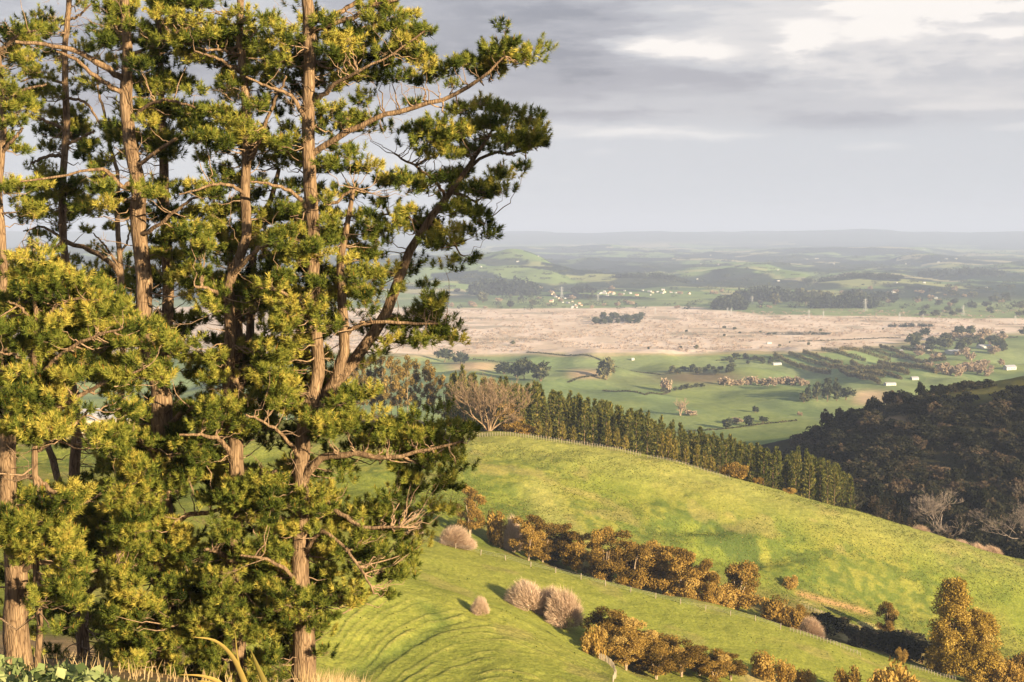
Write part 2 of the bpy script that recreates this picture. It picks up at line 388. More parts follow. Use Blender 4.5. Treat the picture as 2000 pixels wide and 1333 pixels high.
def profile(a):
    j = np.clip(np.searchsorted(ACOL, a) - 1, 0, len(ACOL) - 2); t = (a - ACOL[j]) / (ACOL[j + 1] - ACOL[j])
    return j, t
def zat(X, Y):
    a = X / (Y + D0); j, t = profile(a)
    y = GY[:, j] * (1 - t) + GY[:, j + 1] * t; z = GZ[:, j] * (1 - t) + GZ[:, j + 1] * t
    return float(np.interp(Y, y, z))
def place(px, py, near=30.0, far=40000.0):
    """the first point of the ground at or beyond distance 'near' seen in the direction of photo pixel px,py"""
    a, s = ray(px, py)
    Ys = np.geomspace(near, far, 260)
    prev = None
    for Y in Ys:
        d = s * Y - zat(a * Y, Y)
        if d <= 0:
            if prev is None: return np.array([a * Y, Y, zat(a * Y, Y)])
            lo, hi = prev, Y
            for _ in range(14):
                mid = .5 * (lo + hi)
                if s * mid - zat(a * mid, mid) <= 0: hi = mid
                else: lo = mid
            return np.array([a * hi, hi, zat(a * hi, hi)])
        prev = Y
    Y = far * .5; return np.array([a * Y, Y, zat(a * Y, Y)])
def stand(px, Y):
    a, _ = ray(px, 800); return np.array([a * Y, Y, zat(a * Y, Y)])

def soil():
    X, Y, px, py = GX, GY, GPX, GPY
    C = np.zeros(X.shape + (3,))
    def mixc(c, w):
        nonlocal C
        w = np.clip(w, 0, 1)[..., None]; C = C * (1 - w) + np.asarray(c) * w
    n1 = fbm(X / 28, Y / 28, 101, 4); n2 = fbm(X / 7, Y / 7, 103, 3); n3 = fbm(X / 2.2, Y / 2.2, 105, 2)
    C[:] = (.165, .182, .038)                                                   # spring pasture
    mixc((.215, .20, .05), sstep(.46, .68, n1) * .75)                          # yellower grass
    mixc((.10, .13, .03), sstep(.50, .70, n2) * .55)                          # rank darker growth
    mixc((.225, .225, .052), (1 - sstep(325, 340, Y)) * sstep(100, 140, Y) * (.45 + .5 * n1))
    tuss = sstep(375, 395, Y) * (1 - sstep(440, 452, Y)) * sstep(.42, .6, fbm(X / 30, Y / 18, 109, 3))
    mixc((.085, .115, .03), tuss * sstep(.42, .62, n3) * .75)
    slump = np.exp(-((px - 1430) / 190) ** 2 - ((py - 1065 - (px - 1430) * .28) / 52) ** 2) * (Y > 376) * (Y < 450)
    mixc((.07, .095, .028), np.clip(slump * 1.3, 0, 1) * sstep(.40, .58, fbm(X / 5, Y / 5, 171, 3)))
    mixc((.27, .255, .085), sstep(415, 440, Y) * (1 - sstep(452, 462, Y)) * .6)
    mixc((.29, .265, .09), np.exp(-((px - 1050 - (py - 950) * .45) / 38) ** 2) * sstep(905, 960, py) * (Y > 380) * (Y < 450) * .7)
    mixc((.26, .20, .09), sstep(.63, .75, fbm(X / 11, Y / 11, 107, 3)) * .4)
    # trampled dry ground under the pines
    mixc((.30, .20, .12), sstep(5, 12, Y) * (1 - sstep(75, 110, Y)) * sstep(.30, .5, fbm(X / 5, Y / 5, 111, 3)))
    # stock tracks: paler yellowish lip, darker line on the riser; damp hollow across the paddock
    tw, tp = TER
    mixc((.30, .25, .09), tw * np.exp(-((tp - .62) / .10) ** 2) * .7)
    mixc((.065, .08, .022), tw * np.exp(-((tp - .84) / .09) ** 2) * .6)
    mixc((.115, .14, .036), DIP * .8)
    # gully floor
    gl = sstep(335, 350, Y) * (1 - sstep(372, 392, Y)) * sstep(880, 1000, px)
    mixc((.15, .12, .05), gl * sstep(.4, .6, fbm(X / 9, Y / 9, 113, 3)))
    mixc((.42, .32, .16), gl * sstep(1500, 1600, px) * sstep(.52, .62, fbm(X / 6, Y / 6, 114, 3)))
    mixc((.42, .31, .15), sstep(246, 252, Y) * (1 - sstep(268, 276, Y)) * sstep(1420, 1480, px) * .8)
    mixc((.36, .22, .11), np.exp(-((py - (1160 + (px - 1560) * .27)) / 7) ** 2) * sstep(1545, 1570, px) * (1 - sstep(1680, 1720, px)) * sstep(360, 380, Y) * (1 - sstep(430, 440, Y)))
    mixc((.32, .21, .12), sstep(478, 500, Y) * (1 - sstep(640, 700, Y)) * (1 - sstep(850, 900, px)) * sstep(560, 640, px))
    mixc((.42, .33, .2), sstep(440, 452, Y) * (1 - sstep(470, 482, Y)) * (1 - sstep(230, 300, px)))
    # plantation and bush floor
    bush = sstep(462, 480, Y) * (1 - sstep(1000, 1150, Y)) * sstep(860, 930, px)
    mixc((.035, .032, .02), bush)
    ridge = sstep(700, 745, Y) * (1 - sstep(800, 900, Y)) * sstep(1780, 1860, px)
    mixc((.16, .14, .05), ridge)
    mixc((.30, .20, .13), np.exp(-((px - 1740) / 34) ** 2 - ((py - 822 + (px - 1740) * .12) / 8) ** 2) * (Y < 1000) * (Y > 500))
    mixc((.30, .18, .12), np.exp(-((px - 1738 - (880 - py) * .5) / 7) ** 2 - ((py - 880) / 14) ** 2) * (Y < 1000) * (Y > 500))
    # valley pasture
    v = sstep(1000, 1150, Y)
    nf = fbm(X / 170, Y / 300, 121, 3)
    vc = np.where((nf > .5)[..., None], (.155, .20, .085), (.205, .24, .105)); vc = vc * (1 + (fbm(X / 40, Y / 60, 123, 3)[..., None] - .5) * .5)
    C = C * (1 - v[..., None]) + vc * v[..., None]
    mixc((.22, .25, .08), v * sstep(.55, .66, fbm(X / 110, Y / 160, 125, 3)) * (1 - sstep(2300, 2500, Y)) * .6)
    mixc((.17, .13, .075), np.exp(-((px - 1370) / 85) ** 2 - ((py - 738) / 12) ** 2) * (Y > 1200) * 1.4)
    mixc((.40, .28, .18), np.exp(-((px - 1148) / 40) ** 4 - ((py - 731) / 10) ** 4) * (Y > 1200))
    mixc((.40, .28, .18), np.exp(-((px - 925) / 50) ** 4 - ((py - 716) / 9) ** 4) * (Y > 1200))
    mixc((.46, .33, .22), np.exp(-((px - 1700) / 36) ** 4 - ((py - 777) / 15) ** 4) * (Y > 1200))
    # willow marsh
    edge = 690 - 38 * sstep(1480, 2000, px) + (fbm(X / 120, Y / 90, 131, 3) - .5) * 16
    top = 601 + (fbm(X / 200, Y / 200, 133, 3) - .5) * 10 + 16 * sstep(1350, 1500, px) + 8 * sstep(1700, 1900, px)
    mz = sstep(-3, 3, edge - py) * sstep(-2, 2, py - top) * (Y > 1500) * (Y < 6000)
    mn = fbm(X / 45, Y / 120, 137, 4)
    mc = np.where((mn > .52)[..., None], (.66, .51, .43), (.60, .46, .375)); mc = mc + (mn[..., None] - .5) * .16
    C = C * (1 - mz[..., None]) + mc * mz[..., None]
    mixc((.13, .12, .075), mz * sstep(.64, .74, fbm(X / 90, Y / 60, 139, 3)) * .55)
    mixc((.44, .32, .20), np.exp(-((edge - py + 3) / 3.0) ** 2) * (Y > 1500) * .7)
    # patchwork beyond the marsh
    f = sstep(4000, 4400, Y)
    rs = np.random.default_rng(5)
    ns = 900
    sx = rs.uniform(-.5, .62, ns); ly = rs.uniform(math.log(3600), math.log(30000), ns)
    key = rs.uniform(0, 1, ns)
    rows = np.where(GY[:, 0] > 3500)[0]
    ia = X[rows] / Y[rows]; il = np.log(Y[rows])
    wx = ia + (fbm(X[rows] / 300, Y[rows] / 300, 141, 2) - .5) * .03
    best = np.full(ia.shape, 1e9); bk = np.zeros(ia.shape)
    for i in range(ns):
        dd = np.abs(wx - sx[i]) * 22 + np.abs(il - ly[i] + (wx - sx[i]) * .6) * 26
        m_ = dd < best; best[m_] = dd[m_]; bk[m_] = key[i]
    pal = np.array([(.15, .21, .075), (.19, .25, .09), (.26, .27, .12), (.11, .15, .07), (.32, .29, .17), (.018, .028, .024), (.025, .036, .03), (.17, .22, .085)])
    fc = pal[np.clip((bk * len(pal)).astype(int), 0, len(pal) - 1)]
    wood = sstep(.465, .52, fbm(X[rows] / 300, Y[rows] / 480, 143, 4))[..., None]
    fc = fc * (1 - wood * .9) + np.array((.02, .032, .03)) * wood * .9
    w = f[rows][..., None]
    C[rows] = C[rows] * (1 - w) + fc * w
    mixc((.06, .08, .075), sstep(15500, 17500, Y))
    return np.clip(C, .01, .9)
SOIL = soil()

M_near = ground_mat('pasture_grass', [(.9, .30), (4.0, .10)], [(.35, (.84, .88, .84), (1.1, 1.08, 1.05), 4.0), (1.6, (.66, .73, .64), (1.22, 1.18, 1.14), 6.0)])
M_mid = ground_mat('valley_ground', [(.06, 1.2)], [(.02, (.85, .88, .85), (1.1, 1.08, 1.05), 5.0), (.12, (.8, .85, .85), (1.12, 1.1, 1.08), 4.0)])
M_far = ground_mat('far_ground', [(.012, 6.0)], [(.006, (.8, .84, .86), (1.12, 1.1, 1.06), 6.0)])
def terrain_piece(name, r0, r1, mat):
    nc = len(ACOL); rr = np.arange(r0, r1 + 1)
    v = np.stack([GX[rr], GY[rr], GZ[rr]], -1).reshape(-1, 3)
    i = np.arange(len(rr) - 1)[:, None] * nc; j = np.arange(nc - 1)[None, :]
    f = np.stack([i + j, i + j + 1, i + nc + j + 1, i + nc + j], -1).reshape(-1, 4)
    me = bpy.data.meshes.new(name); fill(me, v, f, True)
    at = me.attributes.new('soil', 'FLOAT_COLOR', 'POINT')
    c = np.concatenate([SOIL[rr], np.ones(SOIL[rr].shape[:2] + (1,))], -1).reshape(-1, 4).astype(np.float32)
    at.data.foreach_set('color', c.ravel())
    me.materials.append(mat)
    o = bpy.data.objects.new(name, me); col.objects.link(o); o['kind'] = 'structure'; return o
RW = ROW0
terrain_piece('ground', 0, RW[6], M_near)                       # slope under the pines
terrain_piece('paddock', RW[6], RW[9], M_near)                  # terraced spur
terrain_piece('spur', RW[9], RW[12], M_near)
terrain_piece('hill', RW[12], RW[14], M_near)
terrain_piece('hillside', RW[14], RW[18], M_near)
terrain_piece('valley_floor', RW[18], RW[21], M_mid)
terrain_piece('marsh', RW[21], RW[23], M_mid)
terrain_piece('distant_hills', RW[23], len(GY) - 1, M_far)

# ------------------------------------------------------------------ pine stand
FOL = [  # density of needle clumps in the stand, 40 x 41.67 photo-pixel cells
 "2312267 7974412 3323671 0000000",
 "7863475 5786637 5477356 0023000",
 "7642656 7469578 7799995 0259730",
 "4533326 7312577 5678846 6786100",
 "6753313 8631544 3354112 0440000",
 "6478235 8998854 2688213 4567510",
 "6368788 8989898 3422048 8888770",
 "1422644 5442455 5565014 4742310",
 "6878542 5336643 4225556 6765100",
 "3888886 5435543 7835434 3565000",
 "1555362 3778788 7658776 6561000",
 "0332111 5677747 9866323 5200000",
 "4864343 6864235 5546643 3400000",
 "8999886 5359999 8868443 1000000",
 "7999995 2115768 9833327 7100000",
 "8998998 8661125 6741377 8200000",
 "6779978 8636786 7521123 0000000",
 "6799999 7369988 9731011 0000000",
 "5873254 4333477 9985000 0000000",
 "8985227 7777665 9874333 3000000",
 "8775569 8898843 7467999 9700000",
 "3111157 9888203 5243478 7300000",
 "2001456 8879688 7332257 6200000",
 "4678888 7428888 9833443 3000000",
 "9983999 8721465 8886764 0000000",
 "8779999 8846577 4577763 0000000",
 "4547788 8887588 3557661 0000000",
 "3576346 8899889 6754510 0000000",
 "4366268 8999999 8776010 0000000",
 "2334578 7899799 9730000 0000000",
 "2132267 9986347 7200000 0000000",
 "0000015 7656554 4000000 0000000"]
FOL = [[int(c) for c in r.replace(' ', '')] for r in FOL]

BARK = bark_mat('pine_bark', (.075, .045, .027), (.275, .185, .11), 7.0, .9)
TWIG = bark_mat('dead_twig', (.16, .10, .06), (.36, .25, .16), 12.0, .3, 1)
NEEDLE = leaf_mat('pine_needles', [(0, (.014, .022, .008)), (.35, (.088, .115, .022)), (.62, (.245, .25, .046)), (.85, (.45, .375, .08)), (1, (.46, .20, .05))], .25)

# trunk and limb centre lines: (photo x, photo y, radius in photo px[, extra depth m])
PINES = [
 dict(key='main', Y=41, label='tall pine with leaning right-hand leader, standing at the right edge of the stand',
  trunk=[(592, 1350, 28), (590, 1200, 23), (590, 1080, 19), (586, 930, 17), (598, 830, 15), (617, 740, 14), (618, 660, 13.5), (612, 520, 14), (606, 380, 14), (604, 200, 13), (602, 60, 12.5), (600, -60, 11), (598, -260, 6)],
  limbs=[[(596, 850, 13), (630, 775, 12, .3), (660, 745, 12, .5), (700, 692, 11.5, .6), (742, 636, 11, .7), (790, 515, 9, .8), (832, 440, 7.5, .9), (872, 385, 6.5, .9), (912, 330, 5, 1), (955, 268, 3, 1)],
   [(632, 775, 10, .2), (658, 735, 11), (670, 690, 10.5), (673, 640, 10), (668, 570, 9), (668, 500, 7.5), (678, 440, 5.5), (690, 370, 4)],
   [(676, 652, 5), (690, 640, 4.5, -.2), (722, 630, 4, -.3), (790, 630, 3.2, -.3), (870, 634, 2, -.3)],
   [(590, 945, 9), (606, 920, 8, -.2), (626, 893, 7.5, -.3), (664, 890, 6.5, -.5), (705, 886, 6, -.7), (760, 893, 4.5, -.8), (830, 880, 3.5, -.9), (905, 862, 2, -1)],
   [(612, 300, 6.5), (650, 275, 6, -.2), (700, 246, 5.5, -.3), (760, 222, 5, -.4), (830, 206, 4.5, -.5), (895, 184, 4, -.5), (950, 145, 3, -.5), (985, 110, 1.8, -.5)],
   [(612, 60, 5.5), (645, 48, 5, -.3), (685, 38, 5, -.5), (720, 14, 4.5, -.6), (770, 0, 3.5, -.7), (820, -20, 2, -.8)],
   [(612, 42, 5.5, .1), (650, 32, 5, .4), (700, 3, 4, .8), (760, -20, 2.5, 1)],
   [(614, 200, 5), (640, 178, 4.5, -.5), (662, 160, 4, -.8), (700, 140, 3, -1.2), (760, 110, 2, -1.4), (830, 60, 1.5, -1.5)],
   [(872, 385, 4, .9), (850, 355, 3, .7), (815, 328, 2.5, .6), (770, 300, 1.8, .5)],
   [(906, 335, 3.5, 1), (950, 305, 3, 1), (1010, 297, 2.5, 1), (1055, 282, 1.8, 1), (1075, 268, 1.2, 1)],
   [(835, 436, 3, .9), (870, 455, 2.4, .8), (905, 500, 1.5, .7)],
   [(830, 445, 3, .9), (795, 425, 2.4, 1.1), (745, 420, 1.8, 1.2)],
   [(880, 375, 3, .9), (920, 390, 2.4, .8), (960, 430, 1.6, .7)],
   [(618, 380, 4), (648, 398, 3.5, -.3), (690, 370, 2.5, -.5), (725, 378, 1.6, -.6)],
   [(592, 1010, 6), (625, 972, 5.5, -.4), (660, 1000, 5, -.7), (710, 1030, 4, -1), (780, 1030, 2.4, -1.2)],
   [(590, 1090, 5), (630, 1040, 4, -.6), (690, 1090, 3, -1), (730, 1160, 2, -1.2)],
   [(606, 420, 5), (575, 380, 4, -.4), (530, 360, 3, -.7), (490, 355, 2, -.9)],
   [(604, 245, 5), (570, 190, 4, -.3), (525, 170, 3, -.7), (480, 150, 2, -1)],
   [(618, 640, 5), (590, 600, 4, -.6), (545, 570, 3, -1), (500, 560, 2, -1.3)],
   [(590, 900, 5), (560, 860, 4, -.7), (525, 830, 3, -1.1), (480, 810, 2, -1.4)],
   [(590, 1150, 5), (555, 1110, 4, -.8), (510, 1090, 3, -1.3), (470, 1085, 2, -1.5)],
   [(590, 1220, 5), (630, 1170, 4, -.6), (670, 1165, 3, -.9)]]),
 dict(key='twin', Y=42.5, label='thick-trunked pine with a long bare limb reaching left, in the left half of the stand',
  trunk=[(322, 1330, 24), (320, 1000, 23), (316, 800, 22), (300, 720, 18), (282, 620, 17), (277, 510, 16.5), (270, 400, 16), (260, 310, 14), (247, 190, 13), (246, 80, 10), (248, -40, 8), (250, -230, 4)],
  limbs=[[(245, 158, 7), (220, 141, 6.5, -.3), (190, 122, 6, -.6), (150, 103, 5, -.9), (95, 88, 4, -1.1), (30, 82, 3, -1.3)],
   [(246, 184, 6), (222, 172, 5, -.2), (192, 154, 4.5, -.4), (150, 118, 3.5, -.7), (110, 100, 2.5, -.9)],
   [(262, 350, 5), (240, 365, 5, -.2), (215, 340, 4.5, -.4), (190, 330, 3, -.7), (120, 345, 2.4, -1), (40, 355, 1.8, -1.2)],
   [(318, 760, 8), (325, 680, 11, .6), (328, 600, 11.5, .8), (326, 500, 11, .9), (321, 400, 10, 1), (318, 290, 8.5, 1), (316, 190, 6.5, 1), (312, 60, 5, 1), (308, -100, 3, 1)],
   [(290, 660, 5), (250, 610, 4, -.8), (190, 590, 3.2, -1.4), (110, 600, 2, -1.9)],
   [(276, 460, 5), (310, 440, 4, -.6), (360, 400, 3, -1), (410, 370, 2, -1.2)],
   [(262, 330, 4.5), (300, 300, 4, -.7), (345, 270, 3.4, -1.1), (370, 265, 2.5, -1.3), (430, 270, 1.8, -1.6)],
   [(250, 240, 4), (300, 200, 3.4, -.8), (350, 200, 2.6, -1.2), (400, 220, 1.8, -1.5)],
   [(247, 110, 4), (300, 90, 3.2, -.6), (350, 60, 2.4, -1), (400, 40, 1.6, -1.2)],
   [(318, 900, 6), (270, 860, 5, -.8), (220, 850, 3.5, -1.3), (160, 860, 2, -1.6)],
   [(318, 840, 6), (370, 800, 5, -.8), (420, 790, 3.5, -1.3), (470, 790, 2, -1.6)],
   [(320, 1000, 6), (270, 970, 5, -.9), (215, 960, 3.5, -1.5), (150, 990, 2, -1.9)],
   [(320, 1050, 6), (360, 1010, 5, -.8), (415, 1000, 4, -1.2), (450, 985, 2.4, -1.4)],
   [(320, 1150, 6), (270, 1120, 5, -.9), (220, 1110, 3.5, -1.5), (150, 1120, 2, -1.9)],
   [(320, 1150, 6), (370, 1130, 5, -.9), (420, 1140, 3.5, -1.5), (480, 1150, 2, -1.9)],
   [(320, 1240, 6), (370, 1210, 5, -.9), (430, 1200, 3.5, -1.5)]]),
 dict(key='pair', Y=41.5, label='pine forking into close-set stems in the middle of the stand',
  trunk=[(462, 1330, 18), (462, 1100, 17), (459, 900, 16), (450, 780, 14), (447, 660, 12), (450, 560, 11), (474, 480, 10.5), (482, 400, 10.5), (480, 300, 9.5), (475, 130, 8), (470, 0, 7), (468, -180, 4)],
  limbs=[[(452, 780, 9), (466, 690, 9, .5), (464, 600, 8, .7), (452, 520, 8, .8), (444, 470, 5, .9), (432, 420, 3, 1)],
   [(456, 800, 9), (484, 700, 8.5, .9), (490, 600, 8, 1.1), (492, 520, 7.5, 1.2), (505, 430, 6, 1.4), (530, 390, 5, 1.5), (545, 330, 4, 1.6)],
   [(480, 330, 4.5), (505, 280, 4, -.4), (535, 200, 3, -.7), (560, 150, 2, -.9)],
   [(476, 145, 4), (450, 130, 3.5, -.4), (420, 112, 2.6, -.7), (380, 100, 1.8, -1)],
   [(474, 110, 4), (440, 100, 3, -.4), (400, 95, 2, -.7)],
   [(481, 380, 4), (440, 360, 3.2, -.5), (400, 365, 2.4, -.8), (350, 380, 1.6, -1)],
   [(452, 540, 5), (490, 500, 4.6, -.6), (516, 480, 4, -.8), (560, 465, 2, -1)],
   [(450, 600, 5), (420, 570, 4, -.7), (380, 560, 2.6, -1.1)],
   [(459, 900, 6), (430, 860, 5, -.8), (390, 850, 3, -1.3), (350, 850, 2, -1.6)],
   [(460, 960, 6), (500, 930, 5, -.8), (540, 920, 3, -1.3)],
   [(462, 1110, 6), (430, 1080, 5, -.8), (400, 1075, 3, -1.2)],
   [(462, 1110, 6), (500, 1060, 5, -.8), (540, 1040, 3, -1.3)],
   [(462, 1230, 6), (510, 1200, 5, -.8), (550, 1190, 3, -1.2)]]),
 dict(key='edge', Y=43.5, label='orange-barked pine with the thickest dark butt, at the left border of the stand',
  trunk=[(36, 1345, 32), (34, 1240, 27), (30, 1100, 23), (16, 960, 20), (12, 850, 17), (6, 700, 12), (3, 560, 9), (1, 400, 8), (2, 300, 7), (0, 150, 6), (-4, 0, 5), (-6, -150, 3)],
  limbs=[[(24, 938, 6), (55, 930, 5.5, -.2), (80, 940, 5, -.3), (100, 958, 4.5, -.3), (112, 962, 4, -.3)],
   [(4, 300, 4), (25, 275, 3.4, -.3), (45, 250, 2.4, -.5)], [(2, 200, 4), (35, 180, 3.4, -.4), (90, 165, 2, -.7)],
   [(0, 100, 4), (35, 70, 3, -.4), (70, 60, 2, -.7)], [(10, 800, 5), (40, 780, 4, -.5), (80, 770, 2.4, -.8)],
   [(26, 1060, 6), (80, 1030, 5, -.7), (140, 1020, 3, -1.1)], [(30, 1120, 6), (80, 1100, 5, -.6), (130, 1105, 3.4, -1), (180, 1120, 2, -1.2)]]),
 dict(key='back', Y=50, label='slim straight pine seen behind the others, left of the thick-trunked one',
  trunk=[(166, 1310, 14), (162, 1200, 13), (152, 1050, 12), (147, 930, 11.5), (145, 820, 11), (138, 700, 10), (128, 560, 8.5), (126, 480, 8), (125, 330, 7.5), (127, 200, 7), (130, 80, 6), (133, 0, 5.5), (136, -140, 3)],
  limbs=[[(126, 305, 4), (95, 305, 3.4, -.3), (60, 318, 2.4, -.5)], [(127, 285, 3.6), (160, 270, 3, -.3), (185, 255, 2, -.5)],
   [(130, 255, 3.6), (100, 240, 3, -.4), (60, 225, 2, -.6)], [(128, 190, 3), (170, 205, 2.6, -.3), (205, 255, 1.8, -.4)], [(131, 40, 3), (155, 30, 2.4, -.2), (180, 5, 1.6, -.3)],
   [(128, 165, 3), (80, 150, 2.4, -.4), (40, 160, 1.6, -.6)], [(150, 1010, 8), (122, 960, 7.5, .2), (100, 890, 7, .4), (88, 858, 5, .5), (70, 830, 3, .6)],
   [(160, 1170, 6), (200, 1130, 5, -.6), (215, 1100, 4, -.8), (240, 1085, 2.4, -1)]]),
 dict(key='young', Y=37.5, label='bushy young pine with a pointed top and orange candles, in front at the far left',
  trunk=[(75, 1345, 7), (74, 1100, 7), (72, 900, 6.5), (70, 700, 5.5), (67, 560, 4), (66, 486, 1.6)],
  limbs=[[(71, 640, 3.5), (40, 600, 3, -.3), (15, 590, 1.8, -.4)], [(71, 640, 3.5), (110, 600, 3, -.3), (160, 580, 2, -.5)],
   [(72, 740, 4.5), (120, 690, 4, -.4), (180, 660, 3, -.7), (240, 640, 2, -.9)], [(72, 740, 4.5), (40, 700, 3.5, -.4), (5, 690, 2, -.6)],
   [(73, 840, 5.5), (130, 790, 5, -.5), (200, 750, 3.5, -.8), (280, 720, 2.2, -1.1)], [(73, 880, 5.5), (120, 850, 4, -.4), (180, 800, 2.4, -.6)], [(73, 860, 5), (40, 820, 4, -.4), (0, 800, 2, -.6)]]),
 dict(key='snag', Y=52, label='thin half-dead pine stem with a curved bleached branch, between two bigger trunks',
  trunk=[(240, 1320, 11), (240, 900, 9), (238, 700, 7), (236, 600, 6.5), (234, 540, 6), (231, 430, 5), (226, 330, 4), (208, 250, 3), (196, 190, 2.6), (190, 130, 1.5)],
  limbs=[[(235, 545, 5), (224, 522, 5.5, -.1), (205, 503, 5.5, -.2), (175, 488, 5, -.3), (135, 476, 4, -.3), (108, 456, 3, -.4), (80, 442, 2.2, -.4), (45, 452, 1.2, -.5)],
   [(232, 520, 2.6), (205, 480, 2, .2), (182, 455, 1.2, .3)], [(234, 500, 2.6), (252, 460, 2, .2), (246, 420, 1.2, .3)]]),
]
m2 = {}
NEED_V = 60
def needles(mb, p, d, L, tone, nn=NEED_V, ln=(.105, .19), wd=.0100):
    """shoots: stem point p, direction d, length L (arrays) -> bottle-brush needles"""
    n = len(p)
    u = rng.uniform(0, 1, (n, nn)) ** .8; ph = rng.uniform(0, 2 * math.pi, (n, nn))
    ref = np.where(np.abs(d[:, 2:3]) < .9, np.array([[0., 0, 1]]), np.array([[1., 0, 0]]))
    e1 = np.cross(d, ref); e1 /= np.linalg.norm(e1, axis=1)[:, None]; e2 = np.cross(d, e1)
    th = np.radians(78 - 50 * u + rng.normal(0, 9, u.shape))
    rad = np.cos(ph)[..., None] * e1[:, None] + np.sin(ph)[..., None] * e2[:, None]
    nd = np.cos(th)[..., None] * d[:, None] + np.sin(th)[..., None] * rad
    base = p[:, None] + d[:, None] * (u * L[:, None])[..., None]
    l = rng.uniform(*ln, u.shape)[..., None]
    tip = base + nd * l; tip[..., 2] -= .12 * l[..., 0] * np.sin(th)
    side = np.cross(nd, rng.normal(size=nd.shape)); side /= np.linalg.norm(side, axis=2)[..., None] + 1e-9
    v = np.stack([base - side * wd, base + side * wd, tip], 2).reshape(-1, 3)
    t = np.clip(tone[:, None] + rng.normal(0, .07, u.shape), 0, .88)
    mb.add(v, np.arange(n * nn * 3).reshape(-1, 3), np.repeat(t.ravel(), 3))

def twig_curve(a, b, sag=.12, n=6):
    a, b = np.asarray(a), np.asarray(b); t = np.linspace(0, 1, n)[:, None]
    p = a + (b - a) * t; ln = np.linalg.norm(b - a)
    p[:, 2] -= (sag * ln * 4 * t * (1 - t))[:, 0]
    p[1:-1] += rng.normal(0, .035 * ln, (n - 2, 3)); return p
def dead_branch(mb, p, d, L, r, depth=0):
    n = 7; pts = [np.asarray(p, float)]; d = np.asarray(d, float)
    for i in range(n):
        d = d + rng.normal(0, .28, 3) + np.array([0, 0, .03]); d /= np.linalg.norm(d)
        pts.append(pts[-1] + d * L / n)
    pts = np.array(pts); tube(mb, pts, np.linspace(r, r * .35, n + 1), 4)
    if depth < 2:
        for _ in range(R.choice((2, 3, 4)) if depth == 0 else 2):
            i = R.randint(2, n - 1); nd = (pts[i] - pts[i - 1]); nd = nd / np.linalg.norm(nd) + rng.normal(0, .7, 3)
            nd /= np.linalg.norm(nd); dead_branch(mb, pts[i], nd, L * R.uniform(.3, .55), r * .55, depth + 1)

def px_line(pts, Y0, n):
    q = np.array([(p[0], p[1], p[2], Y0 + (p[3] if len(p) > 3 else 0)) for p in pts], float)
    s = smooth_line(q, n)
    w = np.array([P(a, b, y) for a, b, r, y in s]); rad = np.maximum(s[:, 2], .6) * s[:, 3] / FPX
    return w, rad, s
trees = []
for T in PINES:
    w, rad, s = px_line(T['trunk'], T['Y'], 60)
    base = w[0].copy(); gz = zat(base[0], base[1])
    if base[2] > gz - .3:                                   # carry the butt down into the ground
        w = np.vstack([[base[0], base[1], gz - .4], w]); rad = np.concatenate([[rad[0] * 1.25], rad]); s = np.vstack([s[0], s])
    else:
        k = w[:, 2] > gz - .5; w, rad, s = w[k], rad[k], s[k]
    base = np.array([w[0][0], w[0][1], gz])
    rad = rad * .93; w[1:-1, :2] += rng.normal(0, .012, (len(w) - 2, 2)) + np.stack([.05 * np.sin(np.arange(len(w) - 2) * .55 + len(trees)), .05 * np.cos(np.arange(len(w) - 2) * .43)], 1)
    root = empty('pine_tree', tuple(base)); tag(root, T['label'], 'tree', 'pines of the near stand')
    mb = MB(); tube(mb, w - base, rad, 14, jit=.05)
    mb.obj('trunk', BARK, root, True)
    skel = [(w, rad)]
    for lb in T['limbs']:
        lw, lr, ls = px_line(lb, T['Y'], 18)
        lw[1:-1] += rng.normal(0, .018, (len(lw) - 2, 3))
        m = MB(); tube(m, lw - base, lr, 8, jit=.06); m.obj('limb', BARK, root, True); skel.append((lw, lr))
    T.update(root=root, base=base, skel=np.vstack([a for a, _ in skel]), srad=np.concatenate([b for _, b in skel]), tw=w, ts=s, pads=[], twm=MB(), dead=MB())
    trees.append(T)
TK = {T['key']: T for T in trees}
# parts of trunks that stay uncovered in the photograph: (tree, y0, y1)
CLEAR = [('main', 10, 330), ('main', 340, 372), ('main', 420, 470), ('main', 660, 750), ('main', 855, 945), ('main', 1062, 1140), ('main', 1258, 1340), ('twin', 75, 290), ('twin', 320, 370),
         ('twin', 410, 620), ('twin', 770, 818), ('pair', 290, 420), ('pair', 510, 545), ('pair', 600, 690), ('pair', 870, 935), ('edge', 390, 560), ('edge', 860, 1000), ('edge', 1120, 1320), ('back', 0, 155), ('back', 270, 335),
         ('back', 430, 530), ('back', 850, 930), ('back', 1240, 1310), ('snag', 420, 560)]
SHOWN = []
for k, y0, y1 in CLEAR:
    s = TK[k]['ts']
    for yy in range(y0, y1, 10):
        SHOWN.append((np.interp(-yy, -s[:, 1], s[:, 0]), yy, np.interp(-yy, -s[:, 1], s[:, 2]), TK[k]['Y']))
for T in trees:
    for lb in T['limbs'][:1 if T['key'] in ('edge', 'snag') else 4 if T['key'] != 'main' else 5]:
        q = smooth_line([p[:3] for p in lb], 24)
        for x, y, r in q[2:]: SHOWN.append((x, y, r + (5 if lb is T['limbs'][0] else 0), T['Y'] + (.6 if lb is T['limbs'][0] and T['key'] == 'main' else -.5))) if R.random() < (1 if lb is T['limbs'][0] else .75) else None
SHOWN = np.array(SHOWN)
